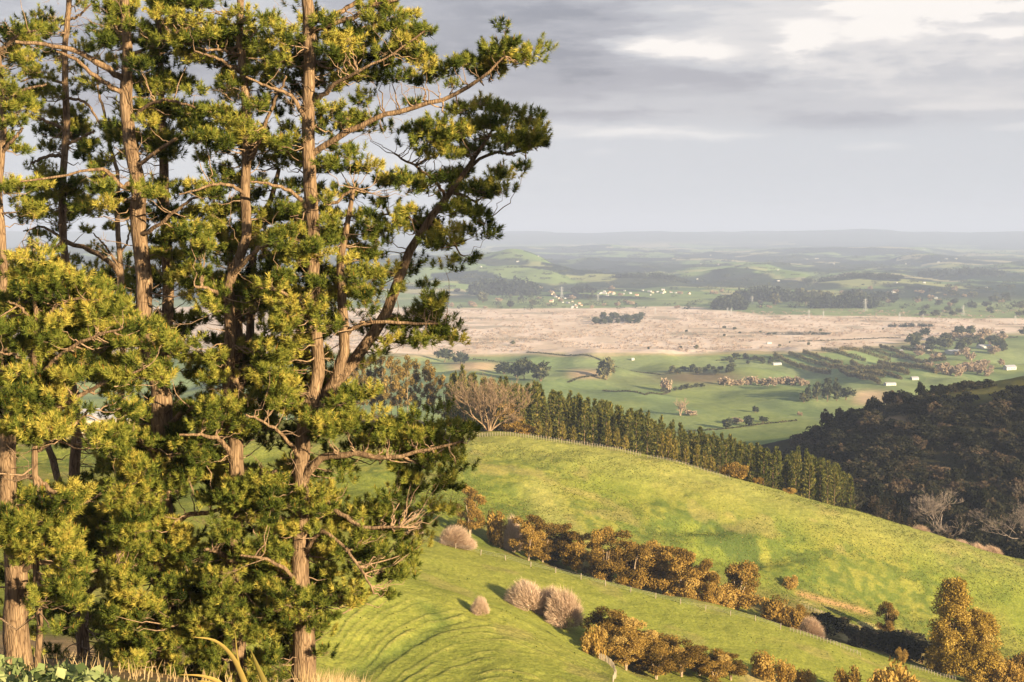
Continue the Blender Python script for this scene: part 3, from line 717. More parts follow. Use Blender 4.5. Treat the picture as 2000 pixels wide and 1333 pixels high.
def owner(px, py):
    if abs(px - 60) < 100 and 840 < py < 1280 and R.random() < .5: return 'young'
    if px < 330 and 470 < py < 870 and R.random() < max(0, .95 - abs(px - 70) / 330): return 'young'
    best, bd = 'main', 1e9
    for T in trees:
        if T['key'] in ('young', 'snag'): continue
        x = np.interp(-py, -T['ts'][:, 1], T['ts'][:, 0]); dd = abs(px - x) * (1.0 if T['key'] != 'main' or px < x else .35)
        dd += {'edge': 25, 'back': 28, 'pair': 12, 'twin': 0, 'main': 0}[T['key']] + R.uniform(0, 50)
        if dd < bd: bd, best = dd, T['key']
    return best
PADK = .58
for r, row in enumerate(FOL):
    for c, dn in enumerate(row):
        if not dn: continue
        k = dn * (PADK if r < 11 else .70) * (.82 if c >= 16 else 1.0) * (.75 if dn < 5 else 1.0); k *= .45 if dn <= 2 else 1.5 if r >= 20 and c <= 6 else 1.0; k = int(k) + (R.random() < k - int(k))
        for _ in range(k):
            px = (c + R.uniform(-.05, 1.05)) * 40; py = (r + R.uniform(-.05, 1.05)) * 41.67
            T = TK[owner(px, py)]
            off = R.uniform(-1.5, 1.9) if T['key'] != 'young' else R.uniform(-1.0, .9)
            if r >= 20 and c <= 6: off -= 1.0
            if px > 650: off = R.uniform(-1.2, 1.2)
            Y = T['Y'] + off
            near = SHOWN[(np.abs(SHOWN[:, 0] - px) < SHOWN[:, 2] + 17) & (np.abs(SHOWN[:, 1] - py) < 17)]
            if len(near): Y = max(Y, near[:, 3].max() + .5 + R.uniform(0, 1.6))
            T['pads'].append((px, py, Y, dn))
# a thin second layer above and left of the frame, so that the crowns go on outside the picture
for _ in range(150):
    px = R.uniform(-260, 850); py = R.uniform(-260, -5)
    if px < -20: py = R.uniform(-250, 1250)
    T = TK[owner(max(px, 0), max(py, 0))]; T['pads'].append((px, py, T['Y'] + R.uniform(-1.4, 1.6), 6))
for T in trees:
    fol = MB(); base = T['base']; sk, sr = T['skel'], T['srad']; cent = sk.mean(0)
    PP, DD, LL, TT = [], [], [], []
    for px, py, Y, dn in T['pads']:
        c = P(px, py, Y)
        ptone = R.gauss(.49, .15) if R.random() > .045 else .86
        # branchlet from the nearest wood below or inside
        dv = sk - c; dist = np.linalg.norm(dv, axis=1) + np.where(dv[:, 2] > .1, 1.2, 0)
        j = int(np.argmin(dist)); a = sk[j]
        if dist[j] < 5.5:
            n = 7; cv = twig_curve(a, c + np.array([0, 0, -.05]), .10, n)
            r0 = min(.028, sr[j] * .6) * min(1.2, .5 + .3 * dist[j])
            tube(T['twm'], cv - base, np.linspace(max(r0, .008), .005, n), 5)
            od = c - a
        else: od = c - cent
        od = od.copy(); od[2] *= .3; od /= np.linalg.norm(od) + 1e-6
        big = R.uniform(.6, 1.35)
        ns = R.randint(15, 23) if dn >= 5 else R.randint(9, 14)
        q = rng.normal(size=(ns, 3)); q /= np.linalg.norm(q, axis=1)[:, None]; q *= rng.uniform(.25, 1, (ns, 1)) ** .5
        pos = c + q * np.array([.36, .40, .17]) * big
        d = np.array([0, 0, 1.0]) + q * np.array([.75, .75, .25]) + od * .3 + rng.normal(0, .2, (ns, 3)); d /= np.linalg.norm(d, axis=1)[:, None]
        PP.append(pos); DD.append(d); LL.append(rng.uniform(.10, .27, ns) * big ** .5); TT.append(np.clip(ptone + rng.normal(0, .13, ns) + .10 * q[:, 2], .05, .8))
        for k in range(0, ns, 2):                            # sub-twigs carrying the shoots
            tube(T['twm'], twig_curve(c + rng.normal(0, .05, 3), pos[k] + d[k] * .12, .05, 4) - base, [.006, .005, .004, .003], 3)
    if PP:
        PP = np.vstack(PP) - base; DD = np.vstack(DD); LL = np.concatenate(LL); TT = np.concatenate(TT)
        needles(fol, PP, DD, LL, TT)
        # pale growing candles on some shoots
        m = rng.uniform(size=len(PP)) < (.55 if T['key'] == 'young' else .25)
        p0 = PP[m] + DD[m] * LL[m][:, None] * .9; n = len(p0)
        up = DD[m] * .4 + np.array([0, 0, .8]); up /= np.linalg.norm(up, axis=1)[:, None]
        h = rng.uniform(.08, .2, n)[:, None]
        for an in (0, 2.1):
            sd = np.array([math.cos(an), math.sin(an), 0]) * .013
            v = np.stack([p0 - sd, p0 + sd, p0 + up * h], 1).reshape(-1, 3)
            fol.add(v, np.arange(3 * n).reshape(-1, 3), np.repeat(np.where(rng.uniform(size=n) < .5, .97, .8), 3))
        fol.obj('crown', NEEDLE, T['root'])
    # bare dead twigs on the shaded inner wood
    nd = dict(main=70, twin=60, pair=55, edge=22, back=40, young=4, snag=26)[T['key']]
    for _ in range(nd):
        if T['key'] == 'main' and R.random() < .45: j = R.randrange(len(sk))
        else: j = R.randrange(3, len(T['tw']))
        p = sk[j]; an = R.uniform(0, 2 * math.pi)
        if proj(*p)[1] < -80 or proj(*p)[0] > 930: continue
        dbm = MB(); dead_branch(dbm, p - base, (math.cos(an), math.sin(an) * .7, R.uniform(-.25, .35)), R.uniform(.6, 1.9), R.uniform(.010, .018)); dbm.obj('dead_branch', TWIG, T['root'], True)
    if T['twm'].n: T['twm'].obj('twigs', TWIG, T['root'], True)

# unseen pine past the right edge, added to shade the right-hand limbs
bx, by = 18.2, 22.4; bz = zat(bx, by); root = empty('pine_tree', (bx, by, bz)); tag(root, 'pine outside the right edge of the picture whose shade falls on the stand', 'tree', 'pines of the near stand')
mb = MB(); tw = np.array([(0, 0, -.4), (.1, 0, 5), (0, .1, 10), (.1, .1, 19.3)]); tube(mb, smooth_line(tw, 20), np.linspace(.36, .05, 20), 12, jit=.05); mb.obj('trunk', BARK, root, True)
PP, DD, TT = [], [], []; tm = MB()
for k in range(400):
    z = R.uniform(6.5, 19.2); an = R.uniform(0, 6.28); rr = R.uniform(.3, 1) ** .6 * (2.4 - max(0, z - 15) * .25)
    c = np.array([rr * math.cos(an), rr * math.sin(an), z]); ns = 13; q = rdir0 = rng.normal(size=(ns, 3)); q /= np.linalg.norm(q, axis=1)[:, None]
    PP.append(c + q * np.array([.5, .5, .25])); d = np.array([0, 0, .75]) + q * np.array([.75, .75, .35]); DD.append(d / np.linalg.norm(d, axis=1)[:, None]); TT.append(np.full(ns, R.gauss(.5, .1)))
    if k % 2 == 0: tube(tm, twig_curve((0, 0, z - .5), c, .1, 5), [.04, .03, .02, .012, .008], 4)
mb = MB(); PP = np.vstack(PP); needles(mb, PP, np.vstack(DD), rng.uniform(.16, .36, len(PP)), np.concatenate(TT), 22, (.12, .2), .02); mb.obj('crown', NEEDLE, root); tm.obj('limb', BARK, root, True)

# ------------------------------------------------------------------ planting kinds
def rdir(n):
    q = rng.normal(size=(n, 3)); return q / np.linalg.norm(q, axis=1)[:, None]
def leaves(mb, cen, rad, n, size, tone, shell=.55, up=0.0):
    """n leaf-sprays through the ellipsoid (cen, rad)"""
    q = rdir(n) * (shell + (1 - shell) * rng.uniform(0, 1, (n, 1)))
    p = np.asarray(cen) + q * np.asarray(rad)
    nrm = rdir(n) + q * .5; nrm[:, 2] += up; nrm /= np.linalg.norm(nrm, axis=1)[:, None]
    a = np.cross(nrm, rdir(n)); a /= np.linalg.norm(a, axis=1)[:, None] + 1e-9; b = np.cross(nrm, a)
    s = size * rng.uniform(.6, 1.3, (n, 1))
    v = np.stack([p - a * s * .5, p + a * s * .5, p + b * s], 1).reshape(-1, 3)
    mb.add(v, np.arange(3 * n).reshape(-1, 3), np.repeat(np.clip(tone + rng.normal(0, .09, n), 0, 1), 3))
def crown_mesh(name, mat, rad, cz, nclump, nleaf, size, profile=None, lump=.36, tone=.5, spread=.16):
    mb = MB(); q = rdir(nclump * 3); q = q[q[:, 2] > -.75][:nclump]
    for d in q:
        f = R.uniform(.35, .88); c = d * np.array(rad) * f
        k = 1.0
        if profile: k = profile(c[2] / rad[2]); c[:2] *= k
        lr = np.array(rad).min() * lump * R.uniform(.7, 1.3) * max(k, .35)
        leaves(mb, c + np.array([0, 0, cz]), (lr, lr, lr * .8), nleaf, size, R.gauss(tone, spread))
    return mb.mesh(name, mat)
def branching(mb, p, d, L, r, depth, kids=(3, 4), bend=.16, upw=.05, spread=.65, k=5, shrink=.66):
    n = 5; pts = [np.asarray(p, float)]; d = np.asarray(d, float) / np.linalg.norm(d)
    for i in range(n):
        d = d + rng.normal(0, bend, 3) + np.array([0, 0, upw]); d /= np.linalg.norm(d); pts.append(pts[-1] + d * L / n)
    pts = np.array(pts); tube(mb, pts, np.linspace(r, r * .55, n + 1), k)
    if depth <= 1:
        for q_ in pts[2:]: TIPS.append((*q_, *d))
    if depth <= 0: return
    for _ in range(R.randint(*kids)):
        i = R.randint(2, n); nd = d + rng.normal(0, spread, 3); nd[2] = abs(nd[2]) * .8 + .05; nd /= np.linalg.norm(nd)
        branching(mb, pts[i], nd, L * shrink * R.uniform(.75, 1.15), r * .55, depth - 1, kids, bend, upw, spread, 4 if depth > 1 else 3, shrink)
TIPS = []
def sprays(n, L, w, mat, parent):
    T_ = np.array(TIPS); i = rng.integers(0, len(T_), n); p = T_[i, :3]; d = T_[i, 3:] + rng.normal(0, .45, (n, 3)); d /= np.linalg.norm(d, axis=1)[:, None]
    p = p + rng.normal(0, .15, (n, 3)); sd = np.cross(d, rdir(n)); sd /= np.linalg.norm(sd, axis=1)[:, None]; sd *= w
    v = np.stack([p - sd, p + sd, p + d * L * rng.uniform(.5, 1.2, (n, 1))], 1).reshape(-1, 3); m = MB()
    m.add(v, np.arange(3 * n).reshape(-1, 3), np.repeat(np.clip(rng.normal(.5, .2, n), 0, 1), 3)); m.obj('twigs', mat, parent); TIPS.clear()
def thing_of(name, parts, loc=(0, 0, 0)):
    """parts: [(part name, mesh)] -> an Empty with one object per part"""
    t = empty(name, loc)
    for pn, me in parts:
        o = bpy.data.objects.new(pn, me); col.objects.link(o); o.parent = t
    return t
class Kind:
    """one kind of plant: prototypes at the origin, then copies of the thing with all its parts"""
    def __init__(s, name, protos, heights, cat='tree'):
        s.name, s.protos, s.h, s.cat = name, protos, heights, cat; s.used = [False] * len(protos)
    def put(s, p, h, label, group=None, w=None, i=None, rz=None):
        i = R.randrange(len(s.protos)) if i is None else i
        k = h / s.h[i]; kw = k if w is None else w
        if s.used[i]: o = copy_thing(s.protos[i])
        else: o = s.protos[i]; s.used[i] = True
        o.location = tuple(p); o.scale = (kw, kw, k); o.rotation_euler = (0, 0, R.uniform(0, 6.28) if rz is None else rz)
        o['label'] = label; o['category'] = s.cat
        if group: o['group'] = group
        elif 'group' in o.keys(): del o['group']
        return o
    def sweep(s):
        for u, o in zip(s.used, s.protos):
            if not u:
                for c in list(o.children): bpy.data.objects.remove(c)
                bpy.data.objects.remove(o)
BAREW = bark_mat('bare_wood', (.13, .085, .05), (.33, .23, .145), 1.2, .3)
L_TWIG = leaf_mat('fine_twig', [(0, (.12, .08, .05)), (.5, (.26, .18, .115)), (1, (.40, .29, .19))], .1, .1)
L_GTWIG = leaf_mat('grey_twig', [(0, (.09, .07, .06)), (.5, (.19, .15, .125)), (1, (.30, .25, .21))], .1, .1)
PALE = bark_mat('pale_wood', (.22, .155, .105), (.46, .35, .25), 1.2, .3)
GREYW = bark_mat('grey_wood', (.11, .09, .08), (.26, .21, .18), 1.2, .3)
DARKW = bark_mat('brown_wood', (.10, .065, .04), (.24, .16, .10), 1.5, .3)
L_ORANGE = leaf_mat('kanuka_leaf', [(0, (.035, .026, .008)), (.35, (.165, .102, .025)), (.65, (.32, .20, .048)), (1, (.44, .30, .095))], .26, .6)
L_GOLD = leaf_mat('poplar_leaf', [(0, (.10, .075, .014)), (.45, (.29, .195, .038)), (.75, (.45, .31, .07)), (1, (.55, .42, .15))], .3, .15)
L_PINK = leaf_mat('budding_twig', [(0, (.26, .175, .115)), (.5, (.48, .34, .24)), (1, (.62, .48, .36))], .2, .15)
L_PLANT = leaf_mat('plantation_needles', [(0, (.014, .022, .008)), (.4, (.068, .08, .022)), (.7, (.17, .16, .04)), (1, (.33, .26, .075))], .25, .22)
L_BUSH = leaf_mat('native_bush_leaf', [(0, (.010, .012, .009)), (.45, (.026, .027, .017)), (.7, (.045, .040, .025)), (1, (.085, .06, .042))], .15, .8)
L_OLIVE = leaf_mat('olive_leaf', [(0, (.035, .03, .01)), (.45, (.15, .11, .03)), (.75, (.28, .19, .06)), (1, (.38, .27, .11))], .25, .25)
L_VAL = leaf_mat('valley_leaf', [(0, (.022, .03, .018)), (.5, (.06, .07, .036)), (.8, (.12, .12, .055)), (1, (.2, .17, .08))], .2, .5)
L_VPINK = leaf_mat('valley_bare_leaf', [(0, (.16, .12, .085)), (.5, (.30, .225, .16)), (1, (.42, .33, .24))], .2, .3)

def trunk_mesh(name, mat, h, r, forks=3, lean=.15, spread=.5):
    mb = MB()
    for i in range(forks):
        a = R.uniform(0, 6.28); e = np.array([math.cos(a), math.sin(a), 0]) * h * spread * (0 if forks == 1 else R.uniform(.4, 1))
        tube(mb, smooth_line([(0, 0, -.5), (e[0] * .25, e[1] * .25, h * .4), (e[0], e[1], h)], 7), np.linspace(r, r * .4, 7), 6)
    return mb.mesh(name, mat, True)
# shrubby wind-shorn trees of the gullies
kan = []
for i in range(5):
    w = R.uniform(2.4, 3.0)
    cr = MB()
    for lay in range(R.randint(22, 27)):
        a = R.uniform(0, 6.28); rr = w * R.uniform(.05, .9); z = R.uniform(1.2, 6.6 - 2.2 * (rr / w) ** 2)
        tn = R.gauss(.5, .17)
        leaves(cr, (rr * math.cos(a), rr * math.sin(a), z), (w * .36, w * .36, .6), 430, .17, tn, .35, .5)
    kan.append(thing_of('kanuka_tree', [('trunk', trunk_mesh('trunk', PALE, 4.2, .13, 4, .2, .35)), ('crown', cr.mesh('crown', L_ORANGE))]))
SHRUB = Kind('low_shrub', [thing_of('low_shrub', [('crown', crown_mesh('crown', L_ORANGE, (2.8, 2.8, 1.6), 1.3, 26, 150, .23, None, .55, .55, .12)), ('stem', trunk_mesh('stem', DARKW, 1.4, .08, 4))]) for _ in range(3)], [3.1] * 3, 'bush')
KAN = Kind('kanuka_tree', kan, [7.0] * 5)
# leafless budding willows and hawthorns: brushes of fine twigs
def brush_mesh(n, h, w, lean=0):
    mb = MB()
    q = rdir(n); q[:, 2] = np.abs(q[:, 2]) * .9 + .12; q /= np.linalg.norm(q, axis=1)[:, None]
    o_ = R.uniform(0, 50); L = rng.uniform(.68, 1.0, n) * (.80 + .30 * fbm(q[:, 0] * 2.2 + o_, q[:, 1] * 2.2 + q[:, 2] * 1.7, 181, 3)); end = q * np.array([w, w, h]) * L[:, None]
    st = end * rng.uniform(.62, .9, (n, 1)); end = end + rng.normal(0, .22, (n, 3)) + np.array([lean, 0, 0]) * L[:, None]
    sd = np.cross(end - st, rdir(n)); sd /= np.linalg.norm(sd, axis=1)[:, None] + 1e-9; sd *= .035
    v = np.stack([st - sd, st + sd, end], 1).reshape(-1, 3)
    mb.add(v, np.arange(3 * n).reshape(-1, 3), np.repeat(np.clip(rng.normal(.55, .2, n), 0, 1), 3))
    m = MB(); 
    for i in range(9):
        d = rdir(1)[0]; d[2] = abs(d[2]) + .5; branching(m, (0, 0, -.3), d * np.array([w / h, w / h, 1]), h * .5, .11, 1, (3, 4), .12, .08, .5, 4)
    return [('branches', m.mesh('branches', PALE, True)), ('crown', mb.mesh('crown', L_PINK))]
PINK = Kind('bare_bush', [thing_of('bare_bush', brush_mesh(8200, 6.5, 5.0, .5)) for _ in range(3)], [6.5] * 3, 'bush')
# conifers of the plantation
def conifer(h, w, n=150, mat=None):
    cr = MB(); P0, D1, TT, SS = [], [], [], []
    for i in range(n):
        z = h * (.06 + .94 * (i / n) ** .85); r = w * (1 - z / h) ** .62 * R.uniform(.7, 1.12) + .12
        a = R.uniform(0, 6.28); tn = R.gauss(.5, .14)
        for k in range(8):
            f = R.uniform(.3, 1); P0.append((math.cos(a) * r * f, math.sin(a) * r * f, z + r * f * .32 - .25))
            D1.append((math.cos(a) * .6 + R.gauss(0, .45), math.sin(a) * .6 + R.gauss(0, .45), .75)); TT.append(tn); SS.append(R.uniform(.45, .85))
    P0, D1 = np.array(P0), np.array(D1); D1 /= np.linalg.norm(D1, axis=1)[:, None]; SS = np.array(SS)[:, None]
    sd = np.cross(D1, rdir(len(P0))); sd /= np.linalg.norm(sd, axis=1)[:, None]; sd *= .17
    v = np.stack([P0 - sd, P0 + sd, P0 + D1 * SS], 1).reshape(-1, 3)
    cr.add(v, np.arange(3 * len(P0)).reshape(-1, 3), np.repeat(np.clip(np.array(TT) + rng.normal(0, .08, len(P0)), 0, 1), 3))
    tr = MB(); tube(tr, [(0, 0, -1), (0, 0, h * .5), (0, 0, h * .97)], [.2, .13, .02], 5)
    return [('trunk', tr.mesh('trunk', DARKW, True)), ('crown', cr.mesh('crown', mat or L_PLANT))]
CONI = Kind('plantation_conifer', [thing_of('plantation_conifer', conifer(14.0, R.uniform(1.9, 2.5), 170)) for _ in range(6)], [14.0] * 6)
# bush-clad hill
bp = []
for i in range(6):
    w = R.uniform(3.0, 4.2)
    bp.append(thing_of('bush_tree', [('trunk', trunk_mesh('trunk', DARKW, 3.2, .16, 3)), ('crown', crown_mesh('crown', L_BUSH, (w, w, 3.0), 3.6, 30, 60, .62, None, .36, R.uniform(.3, .65), .14))]))
BUSH = Kind('bush_tree', bp, [6.6] * 6)
# tall olive trees on the skyline ridge, poplars, bare trees
ol = []
for i in range(4):
    tr = MB(); tube(tr, smooth_line([(0, 0, -.5), (.3, .1, 8), (0, .2, 19)], 8), np.linspace(.24, .05, 8), 6)
    cr = MB()
    for k in range(34):
        z = R.uniform(5, 20); a = R.uniform(0, 6.28); rr = (1.0 + 2.6 * math.sin(min(1, (z - 4) / 16) * 3.0)) * R.uniform(.2, 1)
        leaves(cr, (rr * math.cos(a), rr * math.sin(a), z), (1.2, 1.2, 1.1), 60, .55, R.gauss(.5, .16), .3)
    ol.append(thing_of('shelter_tree', [('trunk', tr.mesh('trunk', PALE, True)), ('crown', cr.mesh('crown', L_OLIVE))]))
OLIVE = Kind('shelter_tree', ol, [20.5] * 4)
po = []
for i in range(2):
    cr = MB()
    for k in range(150):
        z = R.uniform(1.5, 15.5); a = R.uniform(0, 6.28); pr = math.sin(min(1, .18 + z / 15.5 * .85) * 3.0) ** .6
        rr = 3.9 * pr * R.uniform(.25, 1)
        leaves(cr, (rr * math.cos(a), rr * math.sin(a), z), (1.05, 1.05, 1.15), 210, .25, R.gauss(.52, .15), .3)
    po.append(thing_of('poplar_tree', [('trunk', trunk_mesh('trunk', PALE, 11, .2, 3, .1, .12)), ('crown', cr.mesh('crown', L_GOLD))]))
POP = Kind('poplar_tree', po, [16.4] * 2)
def bare_parts(h, mat, depth=4, spread=.65, kids=(3, 4), r=.42, flare=1):
    mb = MB()
    for i in range(flare):
        branching(mb, (0, 0, -.5), (R.uniform(-.5, .5) * (flare > 1), R.uniform(-.5, .5) * (flare > 1), 1), h * .36, r, depth, kids, .13, .06, spread, 6, .68)
    return [('trunk', mb.mesh('trunk', mat, True))]
# small far trees
vt = []
for i in range(5):
    w = R.uniform(5, 8)
    vt.append(thing_of('valley_tree', [('crown', crown_mesh('crown', L_VAL, (w, w, 7), 7.5, 22, 26, 2.2, None, .4, .5, .14)), ('trunk', trunk_mesh('trunk', DARKW, 6, .5, 2))]))
VAL = Kind('valley_tree', vt, [14.5] * 5)
vc = [thing_of('valley_conifer', [('crown', crown_mesh('crown', L_VAL, (4.5, 4.5, 11), 11, 30, 22, 2.2, lambda t: .9 - .6 * t, .4, .42, .12)), ('trunk', trunk_mesh('trunk', DARKW, 8, .5, 1))]) for _ in range(3)]
VCON = Kind('valley_conifer', vc, [22.0] * 3)
vb = [thing_of('valley_willow', [('crown', crown_mesh('crown', L_VPINK, (6, 6, 5.5), 5.5, 20, 24, 1.8, None, .4, .55, .14)), ('trunk', trunk_mesh('trunk', GREYW, 4, .4, 3))]) for _ in range(3)]
VWIL = Kind('valley_willow', vb, [11.0] * 3)

def put_px(kind, px, py, hpx, label, group=None, near=60, wpx=None, i=None, **kw):
    """stand a plant where the ground is seen at photo pixel (px,py), as tall as hpx photo pixels there"""
    p = place(px, py, near); h = hpx * p[1] / FPX
    return kind.put(p - np.array([0, 0, .1]), h, label, group, None if wpx is None else wpx * p[1] / FPX / kind_w(kind), i, **kw)
def kind_w(kind): return dict(kanuka_tree=5.6, low_shrub=5.6, bare_bush=9.6, poplar_tree=7.6, bush_tree=7.4, shelter_tree=7.0).get(kind.name, 5.0)

# ------------------------------------------------------------------ gullies between the spurs
G1 = 'brown shrubby trees lining the gully behind the fence'
for px, py, h, w in [(1032, 1090, 78, 62), (1078, 1105, 74, 80), (1128, 1122, 84, 60), (1166, 1132, 78, 46), (1212, 1144, 96, 86), (1256, 1156, 98, 66), (1300, 1170, 98, 76), (1342, 1184, 98, 76),
                     (1060, 1085, 60, 50), (1105, 1105, 76, 50), (1185, 1130, 88, 60), (1236, 1140, 92, 60), (1280, 1158, 96, 60), (1325, 1168, 92, 60)]:
    Y = 349 + R.uniform(-6, 8); p = stand(px, Y)
    KAN.put(p - np.array([0, 0, .1]), P(px, py - h * 1.14 + R.uniform(-5, 6), Y)[2] - p[2], 'orange-brown shrubby tree in the long row behind the spur fence', G1, w * 1.35 * Y / FPX / 5.6)
TOPF = dict(kanuka_tree=.97, bare_bush=.95, poplar_tree=1.0, bush_tree=1.0)
def at_px(kind, px, py, h, w, Y, label, group=None):
    p = P(px, py, Y); g = zat(p[0], Y); top = P(px, py - h, Y)[2]; return kind.put((p[0], Y, g - .1), max(1.2, (top - g) / TOPF.get(kind.name, 1)), label, group, w * Y / FPX / kind_w(kind) * max(1.0, (top - g) * FPX / Y / h) ** .85)
at_px(KAN, 918, 1022, 78, 52, 352, 'rusty orange tree on pale legs at the upper left end of the gully')
at_px(SHRUB, 968, 1040, 50, 36, 352, 'small dark brown bush right of the rusty orange tree')
at_px(PINK, 1003, 1050, 52, 34, 352, 'narrow pinkish leafless bush at the upper end of the brown tree row')
at_px(KAN, 1378, 1185, 100, 56, 345, 'pale orange tree with bare forked legs at the lower end of the row')
at_px(KAN, 1440, 1200, 122, 96, 356, 'tallest golden-brown tree in the gully, right of the long row')
at_px(SHRUB, 1404, 1195, 52, 60, 352, 'low brown bush beside the tallest golden-brown gully tree')
at_px(SHRUB, 1512, 1212, 52, 52, 350, 'round orange bush just right of the tallest gully tree')
at_px(SHRUB, 1545, 1225, 40, 50, 350, 'low olive bush between the round orange bush and the pink one')
at_px(PINK, 1583, 1256, 56, 64, 340, 'round pink leafless bush close behind the lower fence')
at_px(KAN, 1560, 1240, 60, 50, 352, 'dark brown bush behind the round pink bush')
at_px(KAN, 1735, 1240, 78, 42, 372, 'small dark tree on a thin pale stem beside the farm track')
at_px(SHRUB, 1545, 1158, 36, 40, 392, 'orange bush at the foot of the hill above the track')
at_px(POP, 1860, 1318, 190, 96, 330, 'tall golden poplar-like tree at the lower right, the highest of its clump')
at_px(POP, 1908, 1325, 138, 86, 328, 'shorter golden tree touching the right side of the tall golden one')
at_px(POP, 1836, 1322, 88, 44, 332, 'small golden tree on the shaded left side of the tall one')
GS = 'dark scrub bushes in the shaded hollow'
for i in range(17):
    px = R.uniform(1600, 1800); py = 1225 + (px - 1600) * .24 + R.uniform(-8, 26)
    at_px(BUSH, px, py, R.uniform(22, 38), R.uniform(36, 56), R.uniform(345, 366), 'dark scrub bush in the shaded hollow left of the golden trees', GS)
GS2 = 'rusty shrubs at the lower right corner'
for i in range(12):
    px = R.uniform(1925, 2020); py = R.uniform(1290, 1345)
    at_px(SHRUB, px, py, R.uniform(25, 48), R.uniform(28, 46), R.uniform(325, 362), 'rusty shrub right of the golden trees in the lower right corner', GS2)
# second gully, in front of the spur
G2 = 'orange-brown trees of the near gully'
for px, top, w, Y in [(1196, 1192, 58, 262), (1222, 1200, 74, 258), (1255, 1214, 78, 262), (1285, 1232, 76, 257), (1318, 1240, 76, 262), (1350, 1256, 66, 258), (1385, 1264, 62, 262), (1418, 1275, 56, 258), (1448, 1284, 50, 262), (1240, 1236, 66, 252), (1300, 1256, 64, 252)]:
    px -= 14; p = stand(px, Y); h = P(px, top - 9, Y)[2] - p[2]
    KAN.put(p - np.array([0, 0, .1]), h, 'orange-brown tree in the dense wedge-shaped clump of the near gully', G2, w * 1.5 * Y / FPX / 5.6)
at_px(SHRUB, 1160, 1262, 44, 36, 246, 'little olive bush between the pink bushes and the wedge-shaped clump')
for px, py, h, w, Y, lb in [(1490, 1325, 58, 56, 268, 'olive-gold bush right of the wedge-shaped clump'), (1532, 1328, 44, 40, 268, 'small olive bush second right of the wedge-shaped clump'), (1572, 1335, 30, 44, 270, 'low yellow bush under the spur near the bottom edge'),
                            (1655, 1345, 52, 40, 262, 'bright golden conical bush at the bottom edge'), (1745, 1345, 56, 60, 262, 'spreading golden bush at the bottom edge, left of the tall golden tree'), (1760, 1300, 36, 26, 330, 'little yellow bush below the dark scrub')]:
    at_px(SHRUB, px, py, h, w, Y, lb)
# leafless pink bushes on the spur
for px, py, h, w, Y, lb in [(1028, 1188, 62, 76, 240, 'large domed pink leafless bush on the near spur'), (1068, 1200, 60, 60, 243, 'middle pink leafless bush joining the two big ones on the spur'), (1102, 1224, 82, 72, 240, 'right-hand big pink leafless bush leaning to the right'),
                            (938, 1200, 38, 36, 232, 'small lone pink bush casting a long shadow on the near spur'), (1080, 1205, 40, 60, 236, 'low skirt of the pink bushes on the spur'),
                            (886, 1073, 52, 60, 316, 'pale tan leafless bush behind the fence posts'), (905, 1082, 36, 50, 312, 'lower tan bush leaning on the pale one at the fence'), (806, 1046, 34, 40, 318, 'small pale bush half hidden by the pine at the left end of the fence'), (780, 1015, 24, 60, 335, 'low mauve bush seen beside the pine foliage')]:
    q = place(px, py, 205 if Y < 300 else 312); w *= 1.25; at_px(PINK, px, py, h, w, q[1] if q[1] < 420 else Y, lb)
# ------------------------------------------------------------------ skyline of the hill
def line_y(xs, ys, x): return float(np.interp(x, xs, ys))
CRX, CRY = [840, 930, 1130, 1300, 1470, 1600, 1700], [832, 846, 870, 900, 950, 986, 1014]
TOPX, TOPY = [870, 905, 960, 1010, 1040, 1200, 1330, 1500, 1600, 1665], [712, 716, 738, 738, 744, 782, 832, 872, 884, 925]
GP = 'conifers of the plantation behind the hill'
n = 0; rows = 7
for r in range(rows):
    Y = 474 + r * 13
    x = -24 - r * .5
    while x < Y * .242 and n < 292:
        x += R.uniform(2.6, 4.6)
        y = Y + R.uniform(-5, 5); p = np.array([x, y, zat(x, y)])
        px, py = proj(*p)
        if px < 876 or px > 1668: continue
        top = line_y(TOPX, TOPY, px) + R.uniform(-7, 9) + (rows - 1 - r) * R.uniform(0, 3.5)
        h = P(px, top, y)[2] - p[2]
        if px > 1480 and R.random() < .25: continue
        h = min(max(h, 6), 24) * R.uniform(.9, 1.03)
        CONI.put(p, h, 'yellow-green conifer in the dense plantation behind the hilltop fence', GP, min(1.15, max(.62, h / 14) * R.uniform(.85, 1.05))); n += 1
print('plantation', n)
L_GPINE = leaf_mat('young_pine_needles', [(0, (.04, .04, .012)), (.45, (.17, .145, .034)), (.75, (.30, .235, .06)), (1, (.42, .30, .09))], .25, .2)
GOLDP = Kind('young_pine', [thing_of('young_pine', conifer(6.0, 2.0, 110, L_GPINE)) for _ in range(2)], [6.0] * 2)
GP3 = 'young golden pines along the hilltop fence'
for px, h in [(1052, 26), (1072, 34), (1098, 30), (1120, 24), (1188, 38), (1206, 32), (1222, 22), (1294, 44), (1306, 52), (1318, 36), (1340, 32), (1362, 34), (1378, 28), (1392, 20)]:
    Y = 458; p = stand(px, Y); GOLDP.put(p, (h + 8) * Y / FPX, 'short golden young pine between fence and plantation', GP3, .75)
TIPS.clear(); t = empty('bare_tree', tuple(stand(956, 461))); tag(t, 'huge pale leafless spreading tree at the hilltop fence beside the plantation', 'tree')
mb = MB()
for i in range(11):
    a = i * .57 + R.uniform(-.2, .2); branching(mb, (R.uniform(-.6, .6), R.uniform(-.6, .6), -.5), (math.cos(a) * R.uniform(.3, 1.25), math.sin(a) * R.uniform(.3, .9), 1.0), 10.0, .34, 4, (3, 3), .11, .06, .55, 6, .66)
mb.obj('branches', BAREW, t, True); sprays(9000, 1.3, .035, L_TWIG, t)
mb = MB(); tube(mb, [(0, 0, -1), (0, .1, 1.2), (.1, 0, 3)], [1.3, .9, .5], 9); mb.obj('trunk', BAREW, t, True)
mb = MB()
